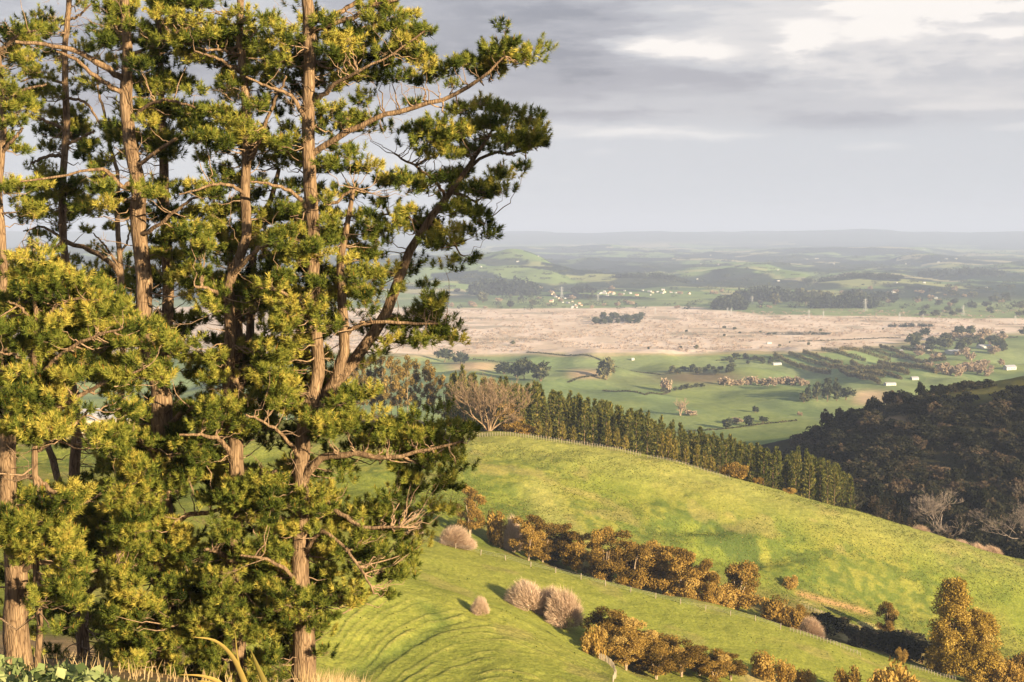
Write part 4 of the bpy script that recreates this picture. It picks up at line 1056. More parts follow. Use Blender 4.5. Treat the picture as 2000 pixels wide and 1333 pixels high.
for i in range(16):
    leaves(mb, (R.uniform(2.5, 13), R.uniform(-3, 3), R.uniform(2.5, 10)), (2.0, 1.6, .7), 70, .5, R.gauss(.6, .15), .3)
mb.obj('crown', L_ORANGE, t); t.scale = (.86, .86, .98)
for px, h, w, Y, lb in [(1436, 32, 62, 458, 'rounded bright orange bush on the hill skyline at the end of the fence'), (1482, 16, 24, 457, 'tiny orange bush on the skyline right of the rounded one'), (1545, 12, 30, 455, 'low brown bush on the bare part of the skyline'),
                        (1005, 30, 70, 466, 'low brown bush under the right side of the huge bare tree'), (892, 30, 60, 466, 'low brown bush left of the huge bare tree'), (1030, 22, 60, 462, 'flat brown bush beside the fence right of the bare tree')]:
    p = stand(px, Y); SHRUB.put(p, h * Y / FPX * .95, lb, None, w * Y / FPX / 5.6)
GO = 'olive trees on the ridge behind the pines'
for px in np.arange(440, 885, 17):
    Y = 520 + R.uniform(-10, 16); p = stand(px + R.uniform(-5, 5), Y); top = line_y([430, 560, 690, 760, 830, 885], [780, 750, 690, 688, 705, 745], px) + R.uniform(-4, 16)
    OLIVE.put(p, max(6, P(px, top, Y)[2] - p[2]), 'olive-brown tree in the belt on the ridge behind the pines', GO, max(.6, R.uniform(.75, .95)))
t = empty('dry_hedge', tuple(stand(750, 500))); tag(t, 'long mound of dry pinkish grass on the ridge under the olive trees', 'hedge')
mb = MB()
for px in np.arange(664, 842, 2.2):
    p = stand(px, 500 + R.uniform(-1, 1)) - np.array(t.location); leaves(mb, p + np.array([0, 0, 1.1]), (1.0, 1.3, 2.2 + .7 * math.sin(px * .06)), 46, .55, R.gauss(.5, .14), .3)
mb.obj('foliage', L_PINK, t)
# ------------------------------------------------------------------ bush-clad hill at the right
GB = 'dark trees of the bush-clad hill'
n = 0
for k in range(900):
    Y = math.sqrt(R.uniform(478 ** 2, 775 ** 2)); px = R.uniform(1535, 2030)
    p = stand(px, Y); sx, sy = proj(*p)
    lim = line_y([1535, 1560, 1640, 1690, 1750, 1820, 1900, 2000], [930, 862, 815, 790, 778, 792, 788, 772], px)
    if sy < lim or n >= 268: continue
    if px < 1700 and sy > 1000: continue
    if abs(px - 1740) < 30 and abs(sy - 826) < 14: continue
    near = 1.25 if Y < 560 else 1.0
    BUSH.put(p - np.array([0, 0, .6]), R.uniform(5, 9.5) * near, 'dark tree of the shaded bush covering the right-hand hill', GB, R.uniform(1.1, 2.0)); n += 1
mb = MB()
for k in range(2600):
    Y = math.sqrt(R.uniform(470 ** 2, 790 ** 2)); px = R.uniform(1450, 2060); p = stand(px, Y); sx, sy = proj(*p)
    if sy < line_y([1535, 1560, 1640, 1690, 1750, 1820, 1900, 2000], [930, 862, 822, 800, 786, 798, 796, 786], px) or (abs(px - 1740) < 30 and abs(sy - 826) < 12): continue
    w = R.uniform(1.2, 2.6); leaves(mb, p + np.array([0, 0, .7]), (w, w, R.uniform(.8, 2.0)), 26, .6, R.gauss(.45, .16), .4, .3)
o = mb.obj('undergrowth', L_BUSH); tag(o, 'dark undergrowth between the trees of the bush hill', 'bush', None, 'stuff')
for i, (px, Y, h, w, lb) in enumerate([(1797, 756, 11.5, .85, 'tall round black-green tree on the bush hill skyline'), (1704, 770, 10, 1.0, 'feathery dark tree left of the round one on the bush hill skyline'), (1755, 765, 8, .8, 'low dark tree between two taller ones on the bush hill skyline'),
                                       (1615, 800, 12, 1.1, 'dark tree at the left tip of the bush hill'), (1640, 795, 10, .9, 'rounded dark tree next to the left tip of the bush hill')]):
    BUSH.put(stand(px, Y) - np.array([0, 0, .5]), h, lb, None, w)
GB2 = 'dark trees along the skyline of the bush hill'
for px in (1836, 1850, 1864, 1880, 1896, 1912, 1928, 1826):
    BUSH.put(stand(px, 766) - np.array([0, 0, .6]), R.uniform(5, 8), 'dark tree in the strip behind the grassy top of the bush hill', GB2, R.uniform(.9, 1.3))
GB3 = 'dark conifers at the foot of the bush hill'
DC = Kind('dark_conifer', [thing_of('dark_conifer', conifer(12.0, 2.8, 150, L_BUSH)) for _ in range(2)], [12.0] * 2)
for i in range(16):
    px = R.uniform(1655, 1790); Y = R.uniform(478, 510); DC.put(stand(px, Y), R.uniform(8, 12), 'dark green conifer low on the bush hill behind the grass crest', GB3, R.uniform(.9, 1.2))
for px, py, h, Y, lb in [(1836, 1046, 140, 492, 'big grey leafless tree in front of the dark bush hill'), (2034, 1056, 130, 500, 'grey leafless tree cut by the right edge of the picture')]:
    p = stand(px, Y); TIPS.clear(); t = empty('bare_tree', tuple(p)); tag(t, lb, 'tree'); mb = MB(); hh = P(px, py - h, Y)[2] - p[2]
    for a in (0, 1): branching(mb, (0, 0, -.5), (.1 - .3 * a, .2 * a, 1), hh * .42, .42, 5, (3, 3), .12, .05, .6, 6, .68)
    mb.obj('trunk', GREYW, t, True); sprays(5000, 1.2, .04, L_GTWIG, t)
PINKG = 'brown leafless bushes at the foot of the bush hill'
for px in (1880, 1915, 1945, 1800):
    PINK.put(stand(px, 470), R.uniform(5, 7), 'brownish leafless bush below the big grey tree', PINKG)
for kd in (KAN, GOLDP, SHRUB, DC, PINK, CONI, BUSH, OLIVE, POP): kd.sweep()

# ------------------------------------------------------------------ valley: trees, hedges, farms, pylons
def vput(kind, px, py, hpx, label, group=None, wf=1.0, near=1100):
    p = place(px, py, near); h = hpx * p[1] / FPX
    return kind.put(p - np.array([0, 0, h * .04]), h, label, group, h / kind.h[0] * wf)
for px, py, h, wf, k, lb in [
  (985, 731, 22, 1.9, VAL, 'low dark tree at the left of the valley clump beyond the plantation'), (1024, 742, 44, .8, VAL, 'taller left tree of the pair of big dark trees in the valley'),
  (1056, 745, 44, 1.15, VAL, 'broader right tree of the pair of big dark trees in the valley'), (1008, 738, 30, 1.0, VAL, 'dark tree squeezed against the left of the big valley pair'), (1184, 742, 46, 1.0, VAL, 'lone big dark tree in the middle of the green valley fields'),
  (900, 712, 26, 1.2, VAL, 'dark tree at the edge of the marsh just right of the pine limb'), (868, 708, 28, 1.2, VAL, 'dark tree at the edge of the marsh behind the pine limb'),
  (1300, 765, 28, .8, VWIL, 'pinkish leafless tree at the end of the brown mound'), (1578, 782, 36, .9, VCON, 'leftmost conifer of the dark clump in the fields'), (1596, 784, 50, .8, VCON, 'second conifer from the left in the dark field clump'),
  (1616, 785, 62, .8, VCON, 'tallest pointed conifer in the middle of the dark field clump'), (1634, 784, 52, .85, VCON, 'conifer right of the tallest one in the dark field clump'), (1652, 782, 26, 1.4, VAL, 'round tree at the right end of the dark field clump'), (1570, 786, 22, 1.3, VAL, 'round tree at the left end of the dark field clump'),
  (1475, 806, 14, 1.4, VAL, 'small round dark tree alone on the green fields'), (1462, 832, 20, 1.2, VAL, 'dark bush on the lower field edge above the plantation'), (1420, 838, 24, 1.2, VAL, 'dark bush left of another on the lower field edge'), (1440, 828, 14, 1.6, VWIL, 'pale bush between dark bushes on the lower field edge'),
  (1348, 812, 12, 1.9, VWIL, 'low reddish bush at the foot of the pale bare tree'), (1562, 812, 8, 1.3, VWIL, 'tiny yellowish bush on the green fields'), (1490, 824, 12, 2.2, VAL, 'flat dark bush in the lower green fields')]:
    vput(k, px, py, h, lb, None, wf)
p = place(1329, 812, 1100); t = empty('bare_tree', tuple(p)); tag(t, 'small pale leafless tree alone in the shaded valley field', 'tree'); mb = MB(); hh = 44 * p[1] / FPX
for a in range(4): branching(mb, (0, 0, -1), (R.uniform(-.35, .35), R.uniform(-.3, .3), 1), hh * .42, .55, 3, (4, 5), .1, .1, .5, 5, .62)
mb.obj('trunk', PALE, t, True)
def many(kind, n, group, label, fn, near=1100):
    for i in range(n):
        px, py, h, wf = fn(i); vput(kind, px, py, h, label, group, wf, near)
many(VAL, 16, 'scrubby trees on the brown mound', 'dark scrubby tree on the brown mound in the fields', lambda i: (1310 + i * 8 + R.uniform(-4, 4), 724 + R.uniform(-3, 8), R.uniform(6, 16), R.uniform(1, 1.8)))
many(VWIL, 16, 'pinkish bushes along the field edge', 'pinkish bush in the row along the far side of the bright field', lambda i: (1415 + i * 10.6, 752 + 1.5 * math.sin(i) + R.uniform(-1, 2), R.uniform(9, 19), R.uniform(1.1, 1.6)))
many(VAL, 9, 'trees along the ditch below the mound', 'small dark tree in the ditch left of the bright field', lambda i: (1298 + R.uniform(-3, 4) + i * 9, 766 - i * 1.2, R.uniform(6, 12), 1.4))
many(VAL, 26, 'dark garden trees round the farms', 'dark garden tree around the white farmhouses at the right', lambda i: (R.uniform(1770, 2010), R.uniform(655, 690), R.uniform(12, 24), R.uniform(1, 1.4)))
many(VWIL, 22, 'pale garden trees round the farms', 'pale budding tree around the white farmhouses at the right', lambda i: (R.uniform(1780, 2010), R.uniform(660, 728), R.uniform(9, 20), R.uniform(1, 1.5)))
many(VWIL, 16, 'golden willows by the bush hill', 'golden-pink willow in the row behind the bush hill', lambda i: (1836 + i * 6.6 + R.uniform(-3, 3), R.uniform(722, 736), R.uniform(9, 22), R.uniform(.9, 1.3)))
many(VAL, 14, 'trees at the left end of the orchard', 'small tree at the left end of the orchard hedges', lambda i: (1420 + R.uniform(0, 95), R.uniform(700, 712), R.uniform(6, 12), R.uniform(1.1, 1.8)))
many(VAL, 26, 'trees of the dark island in the marsh', 'dark tree of the island wood in the pink marsh', lambda i: (1162 + R.uniform(0, 110) * R.uniform(.5, 1), 634 - R.uniform(0, 12), R.uniform(8, 15), R.uniform(1.1, 1.6)), 2400)
many(VAL, 18, 'scattered trees in the marsh', 'lone dark tree dotted in the pink marsh', lambda i: (R.choice([R.uniform(900, 1500), R.uniform(1300, 1900)]), R.uniform(640, 690), R.uniform(4, 8), R.uniform(.9, 1.6)), 2300)
many(VWIL, 60, 'pale trees along the far edge of the marsh', 'pale tree in the line along the far edge of the marsh', lambda i: (R.uniform(880, 1960), R.uniform(566, 604), R.uniform(4, 9), R.uniform(1.2, 2.0)), 3000)
many(VAL, 34, 'trees of the wood right of the marsh pool', 'tall dark tree of the wood at the far side of the marsh', lambda i: (R.choice([R.gauss(1425, 18), R.gauss(1640, 34), R.gauss(985, 26), R.gauss(1590, 16)]), R.uniform(586, 604), R.uniform(12, 26), R.uniform(.9, 1.3)), 3200)
many(VCON, 24, 'small conifer wood left of the town', 'dark conifer of the small wood left of the white town', lambda i: (R.choice([R.gauss(1140, 14), R.gauss(1010, 12)]), R.uniform(570, 588), R.uniform(7, 13), R.uniform(1.2, 1.8)), 3600)
mb = MB()
for i in range(620):
    if i < 150: px, py, h = R.uniform(640, 1990), R.choice([R.uniform(595, 606), R.uniform(560, 600)]), R.uniform(4, 10)
    else: px, py, h = R.uniform(640, 2040), R.uniform(486, 566), R.uniform(2.2, 5.5)
    p = place(px, py, 3000 if i < 150 else 4600); hh = h * p[1] / FPX; w = hh * R.uniform(.7, 1.8)
    for k in range(R.randint(1, 5) if i > 150 else 1): leaves(mb, p + np.array([k * w * 1.3, R.uniform(-w, w), hh * .42]), (w, w, hh * .55), 46, hh * .3, R.gauss(.42, .13), .5, .2)
o = mb.obj('distant_trees', L_VAL); tag(o, 'hazy woods and tree lines over the far valley and hills', 'trees', None, 'stuff')
many(VAL, 40, 'trees on the right-hand valley side', 'dark tree on the slopes right of the tall pylon', lambda i: (R.uniform(1720, 2010), R.uniform(560, 632), R.uniform(5, 13), R.uniform(1.2, 2.0)), 3400)
for kd in (VAL, VCON, VWIL): kd.sweep()
# hedges dividing the fields
FH = leaf_mat('field_hedge_leaf', [(0, (.02, .024, .014)), (.5, (.06, .06, .03)), (1, (.14, .12, .06))], .15)
for pl, hpx, lb in [([(1030, 689), (1180, 707), (1330, 730)], 3, 'long thin dark hedge crossing the bright green field diagonally'), ([(925, 703), (1010, 711)], 4, 'short dark hedge left of the pair of big valley trees'), ([(1110, 748), (1165, 734)], 4, 'dark ditch hedge running up to the lone big tree'),
                    ([(1180, 764), (1260, 772), (1310, 764)], 3, 'low hedge curving below the brown mound'), ([(1400, 705), (1510, 699)], 3, 'thin hedge left of the orchard'), ([(1320, 846), (1420, 838), (1560, 822)], 3, 'low hedge above the plantation tops'), ([(1850, 668), (1990, 660)], 4, 'hedge behind the white farmhouses'), ([(1560, 668), (1760, 660)], 3, 'hedge at the edge of the marsh behind the orchard')]:
    pts = [place(x, y, 1100) for x, y in pl]; t = empty('field_hedge', tuple(pts[0])); tag(t, lb, 'hedge'); mb = MB()
    for a, b in zip(pts, pts[1:]):
        n = int(np.linalg.norm(b - a) / 3.5)
        for i in range(n):
            c = a + (b - a) * (i / n); c = np.array([c[0], c[1], zat(c[0], c[1])]); h = hpx * c[1] / FPX * R.uniform(.5, 1.1); leaves(mb, c - pts[0] + np.array([0, 0, h * .45]), (2.2, 1.8, h * .5), 16, 1.5, R.gauss(.5, .14), .4, .2)
    mb.obj('foliage', FH, t)
# orchard shelter hedges
L_HEDGE = leaf_mat('shelter_hedge_leaf', [(0, (.03, .03, .016)), (.5, (.085, .078, .036)), (.8, (.19, .15, .065)), (1, (.30, .22, .1))], .15)
HED = [(1511, 697, 1622, 732, 10, 'long dark hedge along the left front edge of the orchard'), (1640, 727, 1718, 752, 10, 'front hedge of the orchard nearest to the bush hill'), (1541, 694, 1610, 716, 8, 'orchard hedge just behind the long dark front one'),
       (1610, 714, 1727, 738, 9, 'orchard hedge behind the front one, in the middle'), (1568, 690, 1646, 712, 8, 'third hedge back in the left half of the orchard'), (1661, 712, 1775, 734, 10, 'broad dark hedge ending at the gap in the right front'),
       (1604, 686, 1691, 707, 8, 'fourth hedge back in the left half of the orchard'), (1640, 685, 1739, 706, 8, 'fifth hedge back in the orchard, in its middle'), (1685, 683, 1787, 703, 8, 'sixth hedge back in the orchard towards the farmhouses'),
       (1718, 680, 1847, 705, 8, 'longest hedge at the back right of the orchard'), (1715, 711, 1829, 731, 9, 'hedge at the right end of the orchard in the front half'), (1760, 683, 1846, 697, 7, 'hindmost hedge of the orchard beside the white farmhouse'), (1700, 729, 1760, 742, 6, 'short low hedge at the right front corner of the orchard')]
for x0, y0, x1, y1, hpx, lb in HED:
    a = place(x0, y0, 1100); b = place(x1, y1, 1100); t = empty('orchard_hedge', tuple(a)); tag(t, lb, 'hedge', 'shelter hedges of the orchard')
    n = max(12, int(np.linalg.norm(b - a) / 3.0)); mb = MB(); h = hpx * 1.15 * .5 * (a[1] + b[1]) / FPX
    for i in range(n):
        f = (i + .5) / n; c = a + (b - a) * f; z = zat(c[0], c[1]); c = np.array([c[0], c[1], z]) - a
        hh = h * (1 + .12 * math.sin(i * .7) + R.uniform(-.1, .1))
        leaves(mb, c + np.array([0, 0, hh * .48]), (2.3, 1.9, hh * .55), 60, 1.4, R.gauss(.5, .13), .35, .2)
    mb.obj('foliage', L_HEDGE, t)
# white farmhouses and sheds
M_WHITE = flat_mat('white_paint', (.44, .43, .41), .6, .04, .5); M_CREAM = flat_mat('cream_wall', (.62, .50, .36), .8, .06, .5); M_ROOF = flat_mat('grey_roof', (.30, .30, .34), .5, .1, .5); M_RED = flat_mat('rusty_roof', (.40, .20, .13), .7, .1, .5)
M_LROOF = flat_mat('pale_roof', (.34, .34, .36), .5, .05, .5); M_GLASS = flat_mat('dark_window', (.05, .06, .08), .15, .1, .5); M_POST = flat_mat('weathered_post', (.27, .22, .16), .9, .12, 6.0); M_RAIL = flat_mat('dark_rail', (.16, .12, .09), .9, .15, 4.0); M_WIRE = flat_mat('fence_wire', (.35, .34, .33), .5, .05)
M_STEEL = flat_mat('pylon_steel', (.34, .34, .35), .5, .05, .3)
def house(w, d, h, rh, wall, roof):
    wm = MB(); box(wm, (-w / 2, -d / 2, -1), (w / 2, d / 2, h))
    wm.add([[-w / 2, -d / 2, h], [-w / 2, d / 2, h], [-w / 2, 0, h + rh * .92], [w / 2, -d / 2, h], [w / 2, d / 2, h], [w / 2, 0, h + rh * .92]], [[0, 2, 1], [3, 4, 5]])
    rm = MB(); e = .5; th = .22
    for sgn in (-1, 1):
        y0, y1 = sgn * (d / 2 + e), 0; z0, z1 = h - rh * e / (d / 2), h + rh
        v = [[-w / 2 - e, y0, z0], [w / 2 + e, y0, z0], [w / 2 + e, y1, z1], [-w / 2 - e, y1, z1]]
        v += [[x, y, z + th] for x, y, z in v]; rm.add(v, BOXF)
    parts = [('wall', wm.mesh('wall', wall)), ('roof', rm.mesh('roof', roof))]
    for x in ((-.3, 0, .3) if w > 10 else (-.22, .22)):
        m = MB(); box(m, (x * w - .8, -d / 2 - .03, .9), (x * w + .8, -d / 2 + .05, 2.2)); parts.append(('window', m.mesh('window', M_GLASS)))
    m = MB(); box(m, (.14 * w - .45, -d / 2 - .04, 0), (.14 * w + .45, -d / 2 + .05, 2.1)); parts.append(('door', m.mesh('door', M_RED)))
    return parts
HK = Kind('farmhouse', [thing_of('farmhouse', house(18, 10, 4, 2.6, M_WHITE, M_ROOF)), thing_of('farmhouse', house(15, 9, 3.6, 2.2, M_WHITE, M_LROOF)), thing_of('farmhouse', house(13, 9, 4, 3, M_CREAM, M_RED))], [6.6, 5.8, 7.0], 'house')
SHED = Kind('farm_shed', [thing_of('farm_shed', house(24, 11, 4.2, 1.6, M_WHITE, M_LROOF))], [5.8], 'shed')
def bput(kd, px, py, wpx, label, group=None, i=None, rz=0.3, near=1100):
    p = place(px, py, near); W = wpx * p[1] / FPX; i = R.randrange(len(kd.protos)) if i is None else i
    base = {6.6: 18, 5.8: 15 if kd is HK else 24, 7.0: 13}[kd.h[i]]; s = W / base; s = min(s, 2.4)
    return kd.put(p, kd.h[i] * max(.6, min(1.0, s * .8)), label, group, s * .74, i, rz)
for px, py, w, lb, k, i in [(1517, 713, 24, 'long white shed at the left end of the orchard hedges', SHED, 0), (1738, 753, 30, 'white shed in front of the orchard beside the bush hill', SHED, 0), (1800, 684, 40, 'long white farmhouse behind the orchard', HK, 1),
                            (1922, 680, 34, 'white farmhouse right of the pool of glasshouse roofs', HK, 1), (1972, 722, 30, 'bluish grey-roofed house near the right edge of the valley', HK, 0), (1786, 742, 20, 'small pale house at the right front corner of the orchard', HK, 0),
                            (1757, 688, 16, 'small grey house between orchard and farmhouse', HK, 0), (1868, 690, 56, 'wide pale glasshouse roof behind the orchard', SHED, 0), (1236, 704, 8, 'tiny white hut at the edge of the marsh field', HK, 1), (1502, 672, 12, 'pale green shed at the edge of the marsh', SHED, 0)]:
    bput(k, px, py, w, lb, None, i)
GT = 'white houses of the far town'
for i in range(46):
    c = R.choice([(1085, 584, 26, 14), (1200, 574, 45, 5), (1290, 572, 40, 5), (1240, 576, 70, 6), (1120, 598, 30, 5)]); bput(HK, R.gauss(c[0], c[2] * .6), R.gauss(c[1], c[3] * .5), R.uniform(5, 11), 'small white house of the far town beyond the marsh', GT, None, R.uniform(0, 3), 3600)
GF = 'white farmhouses dotted over the distant hills'
for i in range(22): bput(HK, R.uniform(900, 2000), R.uniform(496, 566), R.uniform(4, 8), 'tiny white farmhouse dotted over the hazy distant hills', GF, 1, R.uniform(0, 3), 4600)
for px, py, w in [(1595, 506, 9), (1742, 573, 18), (1828, 584, 12), (1950, 583, 9), (1535, 579, 9), (1805, 488, 8), (1575, 507, 8)]:
    bput(HK, px, py, w, 'small white farmhouse on the slopes beyond the marsh at the right', 'white farmhouses on the right-hand slopes', 1, R.uniform(0, 3), 3600)
for kd in (HK, SHED): kd.sweep()
# transmission pylons
def pylon_parts():
    H = 34.0; mb = MB()
    for sx in (-1, 1):
        for sy in (-1, 1): tube(mb, [(sx * 4, sy * 4, -1), (sx * 1.3, sy * 1.3, 19), (sx * .5, sy * .5, H)], [.34, .28, .2], 4)
    zs = [0, 6, 11, 15, 19, 23, 27, 31]
    wd = lambda z: 4 - 2.7 * z / 19 if z < 19 else 1.3 - .8 * (z - 19) / 15
    for z0, z1 in zip(zs, zs[1:]):
        a, b = wd(z0), wd(z1)
        for s in (-1, 1):
            tube(mb, [(-a, s * a, z0), (b, s * b, z1)], .2, 3); tube(mb, [(a, s * a, z0), (-b, s * b, z1)], .2, 3); tube(mb, [(s * a, -a, z0), (s * b, b, z1)], .2, 3)
    parts = [('tower', mb.mesh('tower', M_STEEL))]
    for z, l in ((21, 6.5), (25.5, 8), (30, 6)):
        m = MB(); tube(m, [(-l, 0, z), (0, 0, z + .9), (l, 0, z)], .3, 4); tube(m, [(-l, 0, z), (0, 0, z + 2.2), (l, 0, z)], .2, 3)
        for x in (-l, l): tube(m, [(x, 0, z), (x, 0, z - 1.6)], .22, 4)
        parts.append(('crossarm', m.mesh('crossarm', M_STEEL)))
    return parts
PY = Kind('power_pylon', [thing_of('power_pylon', pylon_parts())], [34.0], 'pylon')
for px, py, h, lb in [(1097, 582, 22, 'pylon beside the white town'), (1168, 588, 14, 'faint pylon right of the town pylon'), (1280, 614, 14, 'pylon at the far edge of the marsh above the island wood'), (1421, 615, 14, 'left pylon of the close pair before the dark wood'), (1428, 615, 13, 'right pylon of the close pair before the dark wood'),
                      (1469, 594, 16, 'pale pylon beyond the marsh, right of the dark wood'), (1580, 622, 17, 'left pylon of the two on the far marsh edge'), (1608, 621, 14, 'right pylon of the two on the far marsh edge'), (1690, 608, 25, 'tallest white pylon in front of the dark wooded rise'), (1757, 626, 15, 'pylon right of the tallest one, on the marsh'),
                      (1803, 626, 13, 'short pylon second right of the tallest one'), (1881, 617, 21, 'pylon on the green slope toward the right edge'), (1983, 632, 16, 'pylon closest to the right edge of the valley')]:
    p = place(px, py, 3000); PY.put(p, h * p[1] / FPX, lb, 'power pylons crossing the marsh', h * p[1] / FPX / 34 * 1.1, 0, .5)
# woods behind the marsh that read as dark masses
L_WOOD = leaf_mat('far_wood_leaf', [(0, (.010, .016, .012)), (.5, (.03, .04, .026)), (1, (.07, .08, .045))], .15)
for px, py, w, h, lb in [(1425, 606, 66, 32, 'dark rounded wood on the far marsh edge behind the pylon pair'), (1500, 590, 130, 34, 'long dark wood on the rise right of the rounded one'), (1650, 603, 120, 34, 'dark wood on the rise behind the tallest pylon'), (1722, 588, 60, 22, 'small wood above the right end of the dark rise'),
                         (1140, 573, 44, 20, 'small square wood left of the far town'), (985, 578, 130, 40, 'broad dark wood on the slope beyond the marsh beside the pine limb'), (1670, 545, 190, 16, 'long dark wood along the distant right-hand slope'), (1880, 540, 160, 20, 'dark wood high on the distant right-hand slope'), (1270, 545, 150, 14, 'thin dark wood on the hills above the town'), (1780, 640, 90, 10, 'low dark thicket at the right end of the marsh'), (1560, 655, 120, 8, 'low dark thicket along the marsh edge behind the orchard')]:
    b = place(px, py, 3000 if py > 560 else 4600) if py < 630 else place(px, py, 2300); t = empty('wood', tuple(b)); tag(t, lb, 'wood'); mb = MB(); W = w * b[1] / FPX; H = h * b[1] / FPX
    for k in range(max(26, int(w * .6))):
        u = R.uniform(-.5, .5); c = np.array([b[0] + u * W, b[1] + R.uniform(0, .14) * W, 0]); c[2] = zat(c[0], c[1]); hh = H * (1 - 1.6 * u * u) * R.uniform(.6, 1.05); r_ = max(H * .3, W * .045) * R.uniform(.8, 1.3)
        leaves(mb, c - b + np.array([0, 0, hh * .5]), (r_, r_, hh * .52), 60, H * .12, R.gauss(.45, .16), .5, .2)
    mb.obj('foliage', L_WOOD, t)
# leafless willows of the marsh: nobody could count them
mb = MB()
for k in range(5200):
    px = R.uniform(640, 2050); py = R.uniform(606, 690); a, s = ray(px, py); Y = -199.0 / s
    edge = 688 - 38 * float(sstep(1480, 2000, px))
    if py > edge: continue
    if fbm(a * Y / 60, Y / 130, 151, 3) < .40: continue
    c = np.array([a * Y, Y, zat(a * Y, Y) + 1.5]); w = R.uniform(2.5, 6.5)
    leaves(mb, c, (w, w, w * .3), 12, 1.9, R.gauss(.5, .12), .3, .4)
L_MARSH = leaf_mat('marsh_twig', [(0, (.17, .125, .10)), (.5, (.33, .25, .205)), (1, (.46, .36, .30))], .2)
o = mb.obj('marsh_willows', L_MARSH); tag(o, 'pink-brown leafless willow scrub covering the flat marsh', 'scrub', None, 'stuff')
# rank grass tufts on the pastures
L_GRASS = leaf_mat('rank_grass', [(0, (.06, .08, .022)), (.5, (.14, .16, .036)), (.8, (.24, .22, .06)), (1, (.36, .29, .12))], .3)
mb = MB(); P0 = []
for k in range(26000):
    Y = R.uniform(376, 452); px = R.uniform(820, 2050); a, _ = ray(px, 1000); x = a * Y
    if fbm(x / 22, Y / 14, 161, 3) < .5 - .1 * R.random(): continue
    P0.append((x, Y, zat(x, Y)))
for k in range(2500):
    Y = R.uniform(150, 330); px = R.uniform(560, 1900); a, _ = ray(px, 1200); x = a * Y
    if fbm(x / 9, Y / 6, 163, 3) < .54: continue
    P0.append((x, Y, zat(x, Y)))
P0 = np.array(P0); n = len(P0); tone = np.clip(rng.normal(.48, .22, n), 0, 1)
for k in range(3):
    d = rng.normal(0, .45, (n, 3)); d[:, 2] = 1; d /= np.linalg.norm(d, axis=1)[:, None]
    sd = np.cross(d, rdir(n)); sd /= np.linalg.norm(sd, axis=1)[:, None]; s = rng.uniform(.10, .30, (n, 1))
    v = np.stack([P0 - sd * s * .7, P0 + sd * s * .7, P0 + d * s], 1).reshape(-1, 3); mb.add(v, np.arange(3 * n).reshape(-1, 3), np.repeat(tone, 3))
o = mb.obj('grass_tufts', L_GRASS); tag(o, 'tufts of rank grass dotted over the green pastures', 'grass', None, 'stuff')

# ------------------------------------------------------------------ fences
def post_mesh(h=1.25, r=.075):
    m = MB(); tube(m, [(0, 0, -.3), (0, 0, h), (0, 0, h + .02)], [r, r, r * .3], 6); return m.mesh('post', M_POST, True)
def fence(name, pts, step, label, h=1.25, r=.075, wires=3, jitter=.1, thin=None):
    pts = [np.asarray(p, float) for p in pts]; seg = np.cumsum([0] + [np.linalg.norm((b - a)[:2]) for a, b in zip(pts, pts[1:])])
    n = min(99, max(2, int(seg[-1] / step))); t = empty(name, tuple(pts[0])); tag(t, label, 'fence'); me = post_mesh(h, r); tops = []
    for i in range(n + 1):
        d = seg[-1] * i / n; x = np.interp(d, seg, [p[0] for p in pts]); y = np.interp(d, seg, [p[1] for p in pts])
        x += R.uniform(-jitter, jitter) * .4; z = zat(x, y); o = bpy.data.objects.new('post', me); col.objects.link(o); o.parent = t
        o.location = (x - pts[0][0], y - pts[0][1], z - pts[0][2]); o.rotation_euler = (R.gauss(0, .04), R.gauss(0, .04), R.uniform(0, 3)); k = R.uniform(.85, 1.1); o.scale = (1, 1, k)
        tops.append((x - pts[0][0], y - pts[0][1], z - pts[0][2]))
    for wv in range(wires):
        m = MB(); tube(m, [(a, b, c + h * (.4 + .26 * wv)) for a, b, c in tops], .012, 3); m.obj('wire', M_WIRE, t)
    return t
fence('hilltop_fence', [stand(px, 451.0) for px in range(932, 1266, 20)], .82, 'line of close pale battens along the hilltop in front of the plantation', 1.35, .085)
fence('batten_fence', [stand(px, 449.5) for px in range(1266, 1445, 20)], 1.0, 'lower run of pale battens continuing down the hilltop towards the orange bush', 1.1, .07)
fence('post_fence', [place(px, py, 275, 330) if False else stand(px, 309) for px, py in [(790, 0), (860, 0), (960, 0), (1100, 0), (1240, 0), (1340, 0), (1440, 0), (1530, 0)]], 5.3, 'widely spaced white posts along the crest of the near spur', 1.3, .1)
fence('lower_fence', [stand(px, 310.5) for px in (1550, 1600, 1650, 1690)], .75, 'closely battened fence going down the lower end of the spur crest', 1.0, .06)
fence('track_fence', [stand(x, y) for x, y in ((1572, 376), (1620, 374), (1660, 371), (1700, 368), (1740, 366))], .85, 'pale battened fence along the farm track at the foot of the hill', 1.2, .07)
fence('gully_fence', [stand(x, y) for x, y in ((1172, 233), (1190, 228), (1200, 222), (1206, 214), (1200, 206))], .55, 'short fence of pale battens dropping to the near gully', 1.1, .06)
fence('corner_fence', [stand(x, y) for x, y in ((1790, 318), (1830, 320), (1880, 322))], .8, 'short row of battens under the tall golden tree', 1.0, .06)
